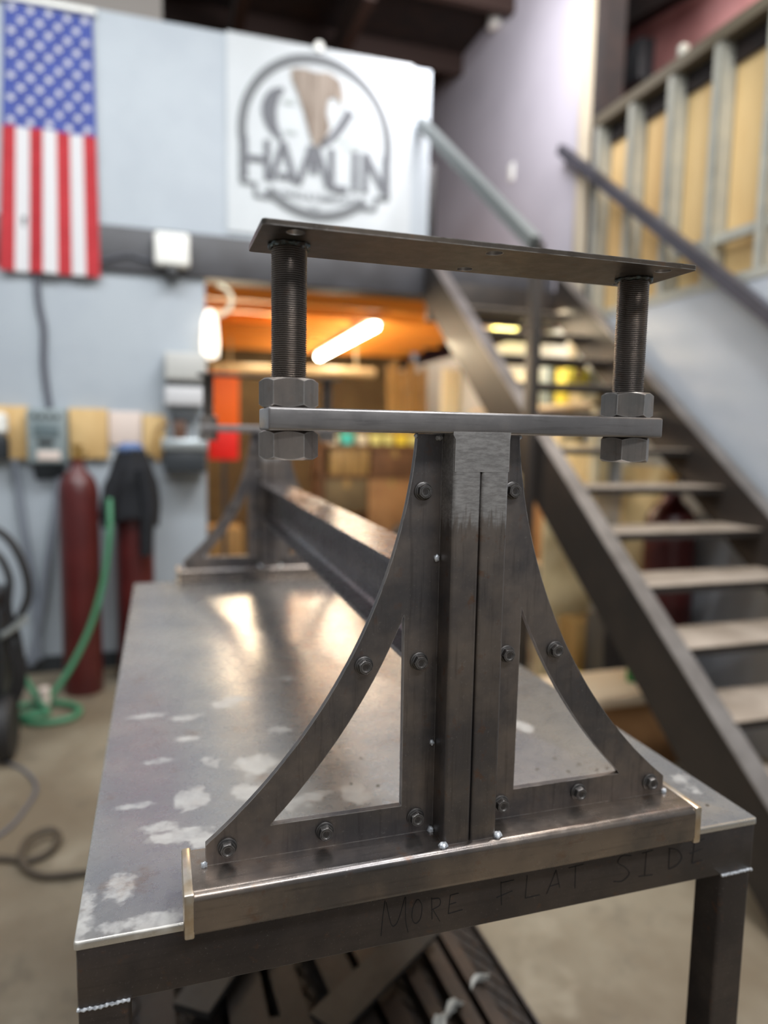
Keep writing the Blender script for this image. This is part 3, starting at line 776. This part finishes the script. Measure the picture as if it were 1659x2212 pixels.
fx = thing('flood_light', 'square white light box fixed on the dark mezzanine beam', 'light', (-7.2, WY-2.4, 46.5))
obj('light_box', MB().box(-10.7, -3.6, WY-4.4, WY-1.2, 48.3, 55.0, .7, seg=3), M['white'], fx)
obj('sensor', MB().box(-8.4, -6.0, WY-4.0, WY-1.2, 45.8, 48.3, .3), M['black'], fx)
tag(obj('conduit', MB().tube([(-21, WY-1.8, 48.6), (-16, WY-1.8, 50.2), (-13, WY-1.8, 49.6), (-10.5, WY-1.8, 49.4)], .22, 8), M['cable_dark']), 'thin dark cable sagging from the flag to the white light box', 'cable')
tag(obj('cable', MB().tube([(-33.4, WY-.8, 50), (-33.3, WY-.8, 44), (-33.0, WY-.8, 39), (-32.3, WY-.8, 34.5), (-32.5, WY-.8, 28), (-32.2, WY-.8, 23), (-31.6, WY-.8, 18)], .62, 10), M['cable_dark']), 'slate grey power cable dropping from behind the flag to the control box', 'cable')
# row on the rail at the wall
tag(obj('plywood_panel', MB().box(-46, -35.7, WY-1.6, WY-.02, 8.0, 18.7, .08), M['ply']), 'tan plywood panel left of the grey control box', 'panel', 'plywood panels on the wall')
tag(obj('plywood_panel', MB().box(-28.0, -20.6, WY-1.6, WY-.02, 8.2, 18.6, .08), M['ply']), 'tan plywood panel right of the grey control box', 'panel', 'plywood panels on the wall')
tag(obj('plywood_panel', MB().box(-13.6, -9.1, WY-1.6, WY-.02, 9.0, 17.6, .08), M['ply']), 'tan plywood panel behind the black jacket', 'panel', 'plywood panels on the wall')
tag(obj('notice_sheet', MB().box(-20.4, -13.8, WY-.6, WY-.02, 11.0, 18.2, .04), M['label']), 'pale notice sheet between two plywood panels', 'sheet')
cbx = thing('control_box', 'grey control box with dark display window on the left wall', 'control box', (-31.8, WY-3, 7.2))
obj('housing', MB().box(-35.4, -28.2, WY-5.2, WY-.02, 7.4, 18.2, .25), M['grey_box'], cbx)
obj('display', MB().box(-34.2, -29.5, WY-5.45, WY-5.1, 12.6, 15.4, .1), plain('panel_face', (96, 110, 114), .4), cbx)
obj('slot', MB().box(-33.4, -30.6, WY-5.5, WY-5.1, 10.9, 12.0, .15), M['black'], cbx)
obj('sticker', MB().box(-33.6, -29.4, WY-5.35, WY-5.1, 8.0, 9.8, .03), M['label'], cbx)
for i in range(4): obj('button', MB().box(-34.4+i*1.4, -33.5+i*1.4, WY-5.5, WY-5.1, 16.3, 17.1, .08), M['grey_dark'], cbx)
tag(obj('bracket', MB().prism([(WY-.02, 7.3), (WY-5, 7.3), (WY-.02, 3.6)], 'x', -34.8, -29.0), M['grey_dark']), 'dark shelf bracket under the grey control box', 'bracket')
jug = thing('spray_bottle', 'white capped bottle against the plywood at the far left edge', 'bottle', (-41.0, WY-4, 8.0))
obj('bottle_body', MB().lathe([(1.6, 8.0), (1.8, 8.4), (1.8, 12.0), (1.1, 13.0)], (-40.6, WY-4, 0), 20), M['grey_dark'], jug)
obj('cap', MB().lathe([(1.1, 13.0), (1.7, 13.6), (1.7, 16.6), (1.0, 17.2)], (-40.6, WY-4, 0), 20), M['white'], jug)
tag(obj('hose', MB().tube([(-38.6, WY-1.2, 8), (-38.0, WY-1.2, 2), (-37.0, WY-1.5, -8), (-35.8, WY-1.5, -20), (-35, WY-2, -34)], .75, 8), M['cable_grey']), 'pale grey hose hanging down the wall at the left edge', 'hose')
tag(obj('hose', MB().tube([(-30.0, WY-1.4, 4.4), (-31.0, WY-1.4, -3), (-32.6, WY-1.6, -12), (-34.2, WY-1.6, -22), (-36.6, WY-2, -35)], .85, 8), M['cable_grey']), 'grey hose slanting down from the control box beside the gas cylinder', 'hose')
# dispenser and metal shelf
ds = thing('towel_dispenser', 'light grey paper towel dispenser on the wall beside the doorway', 'dispenser', (-4.8, WY-3, 19.6))
obj('cover', MB().box(-9.0, -.5, WY-6, WY-.02, 24.8, 30.6, .5, seg=3), plain('dispenser_grey', (182, 182, 178), .4), ds)
obj('tray', MB().box(-9.0, -1.0, WY-5.6, WY-.02, 19.7, 23.6, .3), plain('dispenser_light', (196, 196, 198), .4), ds)
obj('gap', MB().box(-8.6, -1.2, WY-4.8, WY-.02, 23.6, 24.8), M['grey_dark'], ds)
sh = thing('metal_shelf', 'stainless topped dark shelf under the towel dispenser', 'shelf', (-4.8, WY-5, 5.4))
obj('shelf_top', MB().box(-9.8, -.6, WY-8, WY-.02, 10.4, 12.6, .15), M['stainless'], sh)
obj('shelf_body', MB().box(-9.4, -.9, WY-7.4, WY-.02, 5.6, 10.4, .2), M['grey_dark'], sh)
vi = thing('bench_vise', 'small dark vise standing on the stainless shelf', 'vise', (-5.4, WY-5, 12.6))
obj('vise_body', MB().box(-7.4, -4.8, WY-6.4, WY-3.6, 12.6, 16.4, .4), plain('vise_brown', (88, 60, 44), .5), vi)
obj('vise_jaw', MB().box(-8.0, -2.6, WY-6.0, WY-4.0, 16.4, 18.0, .3), M['grey_dark'], vi)
obj('vise_handle', MB().tube([(-2.6, WY-5, 13), (-2.6, WY-5, 16)], .3, 8), M['stainless'], vi)
tag(obj('tan_strap', MB().tube([(-8.6, WY-6.5, 16), (-10.6, WY-7, 14.5), (-11.2, WY-7.2, 11), (-10.6, WY-7.4, 8.0)], .55, 8), M['gold']), 'tan strap hanging beside the stainless shelf', 'strap')
# white hook lamp at the wall corner
hk = thing('hook_lamp', 'white hanging lamp with curled cord at the doorway corner', 'lamp', (.6, WY-3, 29))
obj('lamp_shade', MB().lathe([(.3, 29.6), (1.7, 30.2), (1.9, 33), (1.6, 37.5), (.9, 39.6), (.3, 40)], (.4, WY-3.6, 0), 20), M['bulb'], hk)
obj('cord', MB().tube([(.6, WY-3.6, 39.5), (2.2, WY-3.6, 38.8), (4.4, WY-3.6, 40.5), (4.9, WY-3.6, 42.8), (3.6, WY-3.6, 44.6), (2.0, WY-3.6, 45.2)], .5, 10), M['offwhite'], hk)

# gas cylinders
def cylinder(x, y, r, ztop, label, with_label=True):
    t = thing('gas_cylinder', label, 'gas cylinder', (x, y, -ZF), 'maroon gas cylinders')
    h = ztop
    obj('body', MB().lathe([(r*.96, -ZF), (r, -ZF+.6), (r, h-5), (r*.93, h-3.2), (r*.72, h-1.6), (r*.42, h-.5), (r*.34, h+.4), (r*.34, h+1.4), (.6, h+1.5)], (x, y, 0), 32), M['maroon'], t)
    v = MB().lathe([(.6, h+1.4), (.75, h+1.8), (.6, h+2.6), (.6, h+3.6), (1.0, h+3.7), (1.0, h+4.3), (.3, h+4.4)], (x, y, 0), 16); v.bar((x, y, h+2.6), (x+1.6, y-.6, h+2.6), .7, .7)
    obj('valve', v, M['brass'], t)
    if with_label:
        pts = []
        m = MB(); n = 8
        def f(u, w_):
            a = math.radians(-125+70*u); rr = r+.04-(.0 if w_ < .5 else .0)
            return x+rr*math.cos(a), y+rr*math.sin(a), h-8.2+3.0*w_
        m.grid(f, 8, 1); obj('shoulder_label', m, M['label'], t)
    return t
cylinder(-25.3, 126, 3.65, 7.0, 'maroon gas cylinder with bare brass valve standing left of the black jacket', False)
cylinder(-15.4, 131, 3.75, 6.0, 'maroon gas cylinder with a black jacket draped over it', False)
cylinder(79.0, 85.4, 4.5, 3.6, 'maroon gas cylinder standing under the staircase', False)
# jacket draped over the second cylinder
jk = thing('jacket', 'black work jacket draped over the right gas cylinder of the left pair', 'jacket', (-15.6, 129, -12))
def jak(u, v):
    a = math.radians(-205+230*u); wob = .35*math.sin(u*26+v*5)+.25*math.sin(v*11+u*7)
    r = 1.9+2.6*min(1, v*2.2)+wob*.5+.5*v
    z = 10.8-15.0*v-1.2*math.sin(u*9)*v
    return -15.6+r*math.cos(a)*1.05-.5*v, 131+r*math.sin(a)-.3, z
m = MB().grid(jak, 44, 24); geo = bmesh.ops.extrude_face_region(m.bm, geom=list(m.bm.faces))
cc = Vector((-15.6, 131, 0))
for e in geo['geom']:
    if isinstance(e, bmesh.types.BMVert):
        d = Vector((e.co.x+15.6, e.co.y-131, 0)); e.co += d.normalized()*.3
obj('jacket_body', m, M['jacket'], jk, sharp=60)
obj('sleeve', MB().tube([(-17.6, 127.2, 6.5), (-19.6, 126.4, 1.5), (-20.4, 126.2, -3.6)], lambda t: 1.7-.3*t, 14), M['jacket'], jk)
obj('sleeve', MB().tube([(-13.4, 126.6, 6.5), (-12.6, 126.0, -1), (-12.9, 125.8, -6), (-13.1, 125.8, -10.6)], lambda t: 1.6-.35*t, 14), M['jacket'], jk)
obj('blue_lining', weld_blob((-15.9, 130.2, 10.6), (2.6, 2.2, 1.2), 3), M['denim'], jk, label='blue patterned lining at the collar')
# green hose
gh = thing('green_hose', 'green hose coiled on the floor beside the left gas cylinder', 'hose', (-30, 114, -ZF))
obj('hose_line', MB().tube([(-19.6, 124, 1), (-19.6, 122, -5), (-20.8, 121.6, -14.2), (-23.2, 120.6, -22.8), (-26.6, 119, -30), (-29.8, 117.6, -34.6), (-32, 116, -36.9), (-34.4, 112.6, -36.9), (-31, 109.6, -36.9), (-26.4, 110.2, -36.9), (-24.8, 113.5, -36.8), (-27, 117, -36.7), (-31, 118.6, -36.6), (-35.6, 117.4, -36.4), (-37, 114, -36.2), (-34, 111, -35.8), (-30, 111.6, -36), (-31.5, 115.5, -35.6), (-33.4, 118.6, -34), (-35.6, 119.4, -30), (-37.4, 120, -27)], .55, 10), M['green'], gh)
obj('fitting', MB().tube([(-31.0, 116.5, -36.0), (-31.0, 116.2, -33.0)], .95, 12), M['label'], gh, label='pale hose fitting')
# welder on wheels with cable hoop
wd = thing('welding_cart', 'black wheeled welding machine with hanging cables at the left edge', 'welding machine', (-37, 102, -ZF))
obj('cabinet', MB().box(-46, -34.6, 96, 110, -32, -12, .6, seg=3), M['black'], wd)
obj('wheel', MB().lathe([(1, -1.2), (4.6, -1.2), (5.0, -.6), (5.0, .6), (4.6, 1.2), (1, 1.2)], (-33.8, 97.5, -32.4), 28, axis='x'), M['rubber'], wd)
obj('wheel', MB().lathe([(1, -1.2), (4.6, -1.2), (5.0, -.6), (5.0, .6), (4.6, 1.2), (1, 1.2)], (-46.6, 97.5, -32.4), 28, axis='x'), M['rubber'], wd)
obj('caster', MB().lathe([(.4, -.8), (2.3, -.8), (2.3, .8), (.4, .8)], (-36, 108, -35.2), 20, axis='x'), M['rubber'], wd)
obj('front_panel', MB().box(-34.7, -34.2, 98, 108, -28, -14, .2), M['grey_dark'], wd)
obj('cable_hoop', MB().tube([(-40, 100, -2.5), (-36.5, 99.6, -.8), (-33.0, 99.4, -2.6), (-30.8, 99.2, -7), (-30.2, 99.2, -11.5), (-31.4, 99.2, -15), (-33.2, 99.4, -18), (-32.4, 99.4, -24), (-33.5, 99.4, -29)], .62, 10), M['rubber'], wd)
obj('cable_hoop', MB().tube([(-40, 101, -6), (-35.2, 100.4, -5), (-33.0, 100, -9), (-33.2, 99.8, -14), (-32.0, 99.8, -19), (-31.6, 99.8, -26), (-33.6, 99.8, -31)], .55, 10), M['rubber'], wd)
gun = MB().tube([(-35, 98.8, -18.5), (-32.6, 98.6, -17), (-30.6, 98.4, -15.2)], .5, 10); obj('gun', gun, M['stainless'], wd, label='silver torch end')
tag(obj('floor_hose', MB().tube([(-38, 70.5, -37.05), (-29.3, 68.2, -37.05), (-26.2, 66.8, -37.05), (-23.9, 67.6, -37.0), (-22.9, 70.2, -36.6), (-24.3, 71.8, -36.3), (-26.4, 70, -36.2), (-26.5, 66.2, -36.6), (-24, 63.2, -37.05), (-19.5, 62.4, -37.05), (-12, 62.5, -37.05), (-4, 66, -37.05)], .42, 10), M['hose']), 'dark brown hose looped on the concrete floor left of the bench', 'hose')
tag(obj('extension_cord', MB().tube([(-34, 96, -37.25), (-30.6, 92.2, -37.25), (-27.9, 86, -37.25), (-28.4, 79.5, -37.25), (-30.3, 73.9, -37.25), (-37, 66, -37.25)], .22, 8), M['cable_dark']), 'thin cord lying on the floor in front of the welding machine', 'cord')

# ================================================================== under the mezzanine
fl1 = thing('tube_light', 'bright white fluorescent tube on the orange timber ceiling', 'light', (47.6, 218, 43.6), 'ceiling tube lights')
obj('lamp_tube', MB().tube([(45.6, 165, 43.4), (48.0, 246, 43.4)], 1.15, 12), M['tube'], fl1)
obj('fixture', MB().bar((45.6, 164, 44.75), (48.0, 247, 44.75), 3.2, .9), M['white'], fl1)
fl2 = thing('tube_light', 'yellowish fluorescent tube seen between the upper stair treads', 'light', (88, 165, 43.6), 'ceiling tube lights')
fl2.location = V((78, 160, 43.6)); ORG[fl2.name] = (78, 160, 43.6)
obj('lamp_tube', MB().tube([(79.5, 168, 43.0), (77.5, 146, 43.0)], 1.3, 12), M['tube2'], fl2)
obj('fixture', MB().bar((79.5, 168, 44.55), (77.5, 146, 44.55), 3.0, .9), M['white'], fl2)
pp = MB().tube([(6, 215, 34.6), (60.6, 215, 35.4)], 1.7, 14); pp.bar((12, 215, 36), (12, 215, 45), .5, .5, up=(0, 1, 0)); pp.bar((54, 215, 36), (54, 215, 45), .5, .5, up=(0, 1, 0))
tag(obj('pipe', pp, plain('cream_pipe', (186, 166, 130), .5)), 'long cream horizontal pipe under the orange ceiling', 'pipe')
cu = thing('welding_curtain', 'narrow orange and red curtain strip hanging in the doorway', 'curtain', (5.6, 165, 7))
obj('orange_sheet', MB().box(1.9, 9.4, 165, 165.6, 15.0, 29.4, .1), M['orange'], cu, label='orange upper sheet')
obj('red_sheet', MB().box(1.7, 9.2, 164.4, 164.9, 7.2, 15.4, .1), M['red'], cu, label='bright red lower sheet')
obj('curtain_pole', MB().bar((5.6, 165.6, -ZF), (5.6, 165.6, 30), 1, 1, up=(1, 0, 0)), M['grey_dark'], cu)
wb = thing('storage_rack', 'wooden storage rack holding boxes behind the stretcher beam', 'rack', (49, 181, -ZF))
obj('rack_shelf', MB().box(33, 64, 175, 188, 10.4, 11.4), M['card_dark'], wb)
obj('rack_shelf', MB().box(33, 64, 175, 188, -15.6, -14.6), M['card_dark'], wb)
for x in (33, 63): obj('upright', MB().box(x, x+1.2, 175.2, 187, -ZF, 11.4), M['card_dark'], wb)
for i, (x, wdt, h, mt, cn) in enumerate([(36, 3, 2.4, 'offwhite', 'cream'), (39.5, 4.2, 3.2, 'teal', 'teal'), (44.2, 3.6, 2.8, 'offwhite', 'cream'), (48.4, 3.8, 2.9, 'lime', 'pale lime'), (52.6, 3.2, 3.0, 'lime', 'pale lime'), (56.3, 4.0, 3.0, 'yellow', 'yellow'), (60.6, 3.2, 2.8, 'lime', 'pale lime')]):
    pos = ['leftmost', 'second from the left', 'third from the left', 'fourth from the left', 'third from the right', 'second from the right', 'rightmost'][i]
    tag(obj('tub', MB().lathe([(wdt*.42, 11.4), (wdt*.5, 11.4+h*.8), (wdt*.5, 11.4+h), (wdt*.3, 11.4+h+.1)], (x+wdt/2, 178, 0), 16), M[mt]), '%s plastic tub, %s in the row on the rack' % (cn, pos), 'tub', 'tubs along the rack')
def carton(x0, x1, y0, y1, z0, z1, mt, label, group='cartons in the back room'):
    t = thing('carton', label, 'carton', ((x0+x1)/2, (y0+y1)/2, z0), group)
    obj('box', MB().box(x0, x1, y0, y1, z0, z1, .15), M[mt], t); obj('tape', MB().box((x0+x1)/2-1, (x0+x1)/2+1, y0-.06, y1+.06, z1-2.5, z1+.06), M['offwhite' if mt == 'tan_cloth' else 'gold'], t)
carton(48.4, 62.4, 175.5, 186, 2.6, 10.3, 'card_dark', 'dark brown carton under the tub row, right half of the rack')
wb2 = wb
obj('rack_shelf', MB().box(33, 64, 175, 188, 1.7, 2.5), M['card_dark'], wb)
carton(47.6, 62.0, 175.5, 186, -14.6, 1.6, 'card', 'large light brown carton in the middle of the rack behind the beam')
carton(34.8, 47.2, 175.5, 186, -8.0, 1.6, 'room_brown', 'dull olive brown carton at the left of the rack')
carton(36.0, 47.6, 175.5, 186, 2.6, 10.2, 'gold', 'golden brown carton under the teal tub')
ty = thing('tyre', 'black tyre standing behind the stretcher beam', 'tyre', (58, 160, -23))
obj('tyre_ring', MB().lathe([(5, -2), (7.6, -2.2), (8.6, -1), (8.6, 1), (7.6, 2.2), (5, 2), (5, -2)], (57, 163, -18), 28, axis='y', cap=False), M['rubber'], ty)
ty.location = V((57, 163, -26.6)); 
tyo = ORG[ty.name]
for ch in ty.children: ch.location = [(tyo[i]-(57, 163, -26.6)[i])*S for i in range(3)]
tag(obj('work_stand', MB().box(50, 64, 157, 169, -ZF, -26.6, .2), M['card_dark']), 'low dark brown block under the black tyre', 'stand')
for i in range(7):
    x = 64.5+i*2.1
    tag(obj('board', MB().bar((x, 203, -ZF), (x+.6, 212, 38+2.2*math.sin(i*2.1)), 1.7, .9, up=(0, 1, 0)), M['gold']), 'golden timber board, %s of the boards leaning in the back room' % ['leftmost', 'second', 'third', 'middle', 'fifth', 'sixth', 'rightmost'][i], 'board', 'boards leaning in the back room')
tag(obj('white_panel', MB().box(77.5, 83.8, 194, 195, -ZF, 36, .1), M['offwhite']), 'white panel standing in the back room behind the lit stair stringer', 'panel')
tag(obj('carton_stack_low', MB().box(3, 13, 190, 202, -ZF, -14, .3), M['gold']), 'golden crate on the floor behind the far end frame', 'crate')
# rack along the right wall, seen through the stairs
rk = thing('shelving_unit', 'pale shelving rack along the right wall behind the stairs', 'rack', (78, 130, -ZF))
for z in (-16, 4, 22): obj('rack_shelf', MB().box(77.2, 83.6, 108, 172, z-.8, z), M['pale_wood'], rk)
for y in (108, 139, 170.6): obj('upright', MB().box(77.2, 78.4, y, y+1.4, -ZF, 22), M['offwhite'], rk)
items = [(110.5, 9.5, 9, 4, 'tan_cloth', 'cream carton at the near end of the second rack shelf'), (122, 10, 12, 4, 'tan_cloth', 'tall cream carton on the second rack shelf, behind the stair post'),
         (134, 3.5, 9, 4, 'red', 'small red carton on the second rack shelf'), (146, 12, 10, 4, 'offwhite', 'white carton in the far half of the second rack shelf'),
         (114, 5, 4, 22, 'tan_cloth', 'cream carton at the near end of the third rack shelf'), (120, 5, 8, 22, 'yellow', 'yellow carton on the third rack shelf'), (128, 4, 9, 22, 'grey_box', 'grey carton on the third rack shelf'), (134, 13, 9, 22, 'offwhite', 'white carton on the third rack shelf'), (150, 14, 8, 22, 'offwhite', 'long white carton at the far end of the third rack shelf'),
         (110, 14, 13, -16, 'tan_cloth', 'wide cream carton at the near end of the lowest rack shelf'), (127, 12, 15, -16, 'card', 'brown carton in the middle of the lowest rack shelf'), (142, 16, 14, -16, 'tan_cloth', 'wide cream carton at the far end of the lowest rack shelf')]
for y, ln, h, z, mt, lb in items: carton(77.6, 83, y, y+ln, z, z+h, mt, lb, 'cartons on the right wall rack')
tag(obj('board_sheet', MB().box(65.5, 77.0, 107.0, 107.7, -ZF, 5, .05), M['tan_cloth']), 'cream board sheet standing upright in front of the pale shelving', 'sheet', 'cream boards under the stairs')
tag(obj('board_sheet', MB().box(83.1, 83.95, 91, 106, -ZF, 9, .05), M['tan_cloth']), 'cream board sheet flat against the wall beside the gas cylinder', 'sheet', 'cream boards under the stairs')
# below the stairs
ch = thing('plastic_chair', 'white plastic chair facing away under the stairs', 'chair', (73, 112, -ZF))
for x in (69.5, 75.6):
    obj('leg', MB().bar((x, 110, -ZF), (x, 110, -20), 1.3, 1.3, up=(0, 1, 0)), M['offwhite'], ch); obj('leg', MB().bar((x, 123, -ZF), (x, 123, -20), 1.3, 1.3, up=(0, 1, 0)), M['offwhite'], ch)
obj('seat', MB().box(69, 76.4, 109.6, 123.5, -21, -19.6, .4), M['offwhite'], ch)
bk = MB(); bk.prism(rrect(69, 76.4, -20, -7.6, 1.6, 5), 'y', 109.2, 110.4, [rrect(70.6, 74.8, -17.6, -10.4, .8, 4)]); obj('backrest', bk, M['offwhite'], ch)
cr = thing('work_crate', 'pale wooden topped crate on the floor beside the stair foot', 'crate', (58, 73, -ZF))
obj('crate_top', MB().box(46.5, 70, 66.9, 78.5, -26.6, -25.0, .15), M['pale_wood'], cr)
obj('crate_body', MB().box(47.4, 69, 67.8, 77.8, -ZF, -26.6, .1), M['card'], cr)
hm = thing('welding_helmet', 'dark welding helmet resting under the stair treads', 'helmet', (72, 74.5, -24.9))
obj('helmet_shell', MB().ball((66.8, 73, -21.6), (2.6, 2.8, 3.3), 20), plain('helmet_shell', (40, 22, 24), .25), hm)
obj('helmet_visor', MB().box(65.2, 68.2, 70.0, 70.9, -22.6, -20.6, .2), M['brass'], hm)
tag(obj('green_bottle', MB().lathe([(.8, -25), (.9, -24.6), (.9, -21.5), (.4, -20.6), (.4, -19.6), (.1, -19.5)], (62.6, 72.6, 0), 14), M['leaf']), 'small green bottle beside the welding helmet', 'bottle')
tag(obj('grey_bin', MB().prism([(70, -ZF), (78, -ZF), (78.4, -20), (69.6, -20)], 'y', 90.6, 96.4), plain('bin_grey', (82, 80, 78), .6)), 'dark grey bin standing behind the gas cylinder under the stairs', 'bin')
tag(obj('yellow_bucket', MB().lathe([(2.2, -ZF), (2.7, -31.5), (2.7, -31), (2.1, -31)], (64.5, 94, 0), 20), M['yellow']), 'yellow bucket on the floor behind the crate', 'bucket')
carton(68, 82, 97, 104, -ZF, -22, 'gold', 'golden cardboard carton on the floor under the stairs', 'cartons under the stairs')
tag(obj('light_switch', MB().box(83.75, 84, 162.2, 165.0, 85.0, 89.6, .05), M['white']), 'small white switch plate on the upper stair wall', 'switch')
tag(obj('wall_lamp', MB().box(81.6, 84, 173, 177.5, 130.6, 134.8, .6), M['white']), 'small white fitting where the stair wall meets the dark roof', 'fitting')
tag(obj('door_leaf', MB().box(51.2, 53.2, WY+2, WY+3.4, 56, 78, .1), M['black']), 'narrow black door edge beside the end of the upper wall', 'door')
tag(obj('junction_box', MB().box(113, 117.9, 149, 156, 110, 121, .8), M['grey_dark']), 'dark blue-grey box on the red steel wall above the studs', 'box')
tag(obj('pipe_bracket', MB().box(84.0, 85.6, 96, 97.6, 85.6, 88.0, .3), M['stud']), 'small pale bracket on the top track of the stud wall', 'bracket')

# ================================================================== camera
Cw = (-10.1077, -21.1862, 14.0212)
yaw, pitch, roll, fpx = .3078, -.1075, .0181, 1522.8642
cy_, sy_, cp, sp, cr_, sr = math.cos(yaw), math.sin(yaw), math.cos(pitch), math.sin(pitch), math.cos(roll), math.sin(roll)
F = Vector((sy_*cp, cy_*cp, sp)); R = Vector((cy_, -sy_, 0)); Up = R.cross(F)
R2 = R*cr_+Up*sr; U2 = -R*sr+Up*cr_
cam = bpy.data.cameras.new('camera'); co = bpy.data.objects.new('camera', cam); col.objects.link(co)
mat = Matrix((R2, U2, -F)).transposed().to_4x4(); mat.translation = V(Cw); co.matrix_world = mat
cam.sensor_fit = 'HORIZONTAL'; cam.sensor_width = 36; cam.lens = 36*fpx/1659
cam.clip_start = .02; cam.clip_end = 60
cam.dof.use_dof = True; cam.dof.focus_distance = 23.6*S; cam.dof.aperture_fstop = cam.lens/10.5
bpy.context.scene.camera = co

# ================================================================== light
def area(name, loc, target, sx, sy, watts, color=(1, 1, 1)):
    l = bpy.data.lights.new(name, 'AREA'); l.shape = 'RECTANGLE'; l.size = sx*S; l.size_y = sy*S; l.energy = watts; l.color = color
    o = bpy.data.objects.new(name, l); col.objects.link(o); o.location = V(loc)
    o.rotation_euler = (V(target)-V(loc)).to_track_quat('-Z', 'Y').to_euler(); return o
area('shop_light_front', (12, -82, 97), (0, 0, 4), 64, 14, 40, (.94, .97, 1))
area('shop_light_overhead', (38, 0, 126), (10, 4, 0), 130, 14, 66, (.96, .98, 1))
area('shop_light_left', (-75, 40, 125), (-60, 60, -37), 96, 14, 50, (.95, .98, 1))
area('shop_light_wall', (-20, 44, 128), (-20, 140, 20), 96, 14, 46, (.95, .98, 1))
area('shop_light_right', (58, 40, 128), (66, 60, 0), 14, 96, 45, (1, .97, .92))
area('stair_wall_fill', (54, 118, 112), (84, 168, 90), 24, 24, 27, (.98, .96, 1))  # unseen lamp added to brighten the stair wall and its highlight
area('outer_wall_fill', (100, 90, 132), (118, 110, 100), 10, 50, 24, (1, .94, .9))  # unseen lamp added to brighten the red steel wall
area('back_room_fill', (22, 200, 43.0), (22, 200, -37), 8, 90, 10, (1, .84, .60))  # added fill for the back room; the visible lamp is the tube
area('stringer_fill', (12, 178, 40), (50, 110, 22), 24, 12, 10, (1, .80, .54))  # unseen lamp added, aimed through the opening to light the left stringer
area('rack_fill', (66, 130, 40.0), (80, 130, -10), 8, 50, 12, (1, .86, .60))  # added fill to brighten the goods behind the stairs
w = bpy.data.worlds.new('world'); bpy.context.scene.world = w; w.use_nodes = True
bg = w.node_tree.nodes['Background']; bg.inputs[0].default_value = (.92, .96, 1, 1); bg.inputs[1].default_value = .22
sc = bpy.context.scene
sc.view_settings.view_transform = 'Standard'; sc.view_settings.look = 'None'; sc.view_settings.exposure = .35; sc.view_settings.gamma = 1
sc.view_settings.use_curve_mapping = False
sc.cycles.use_denoising = True
sc.cycles.max_bounces = 8; sc.cycles.sample_clamp_indirect = 6
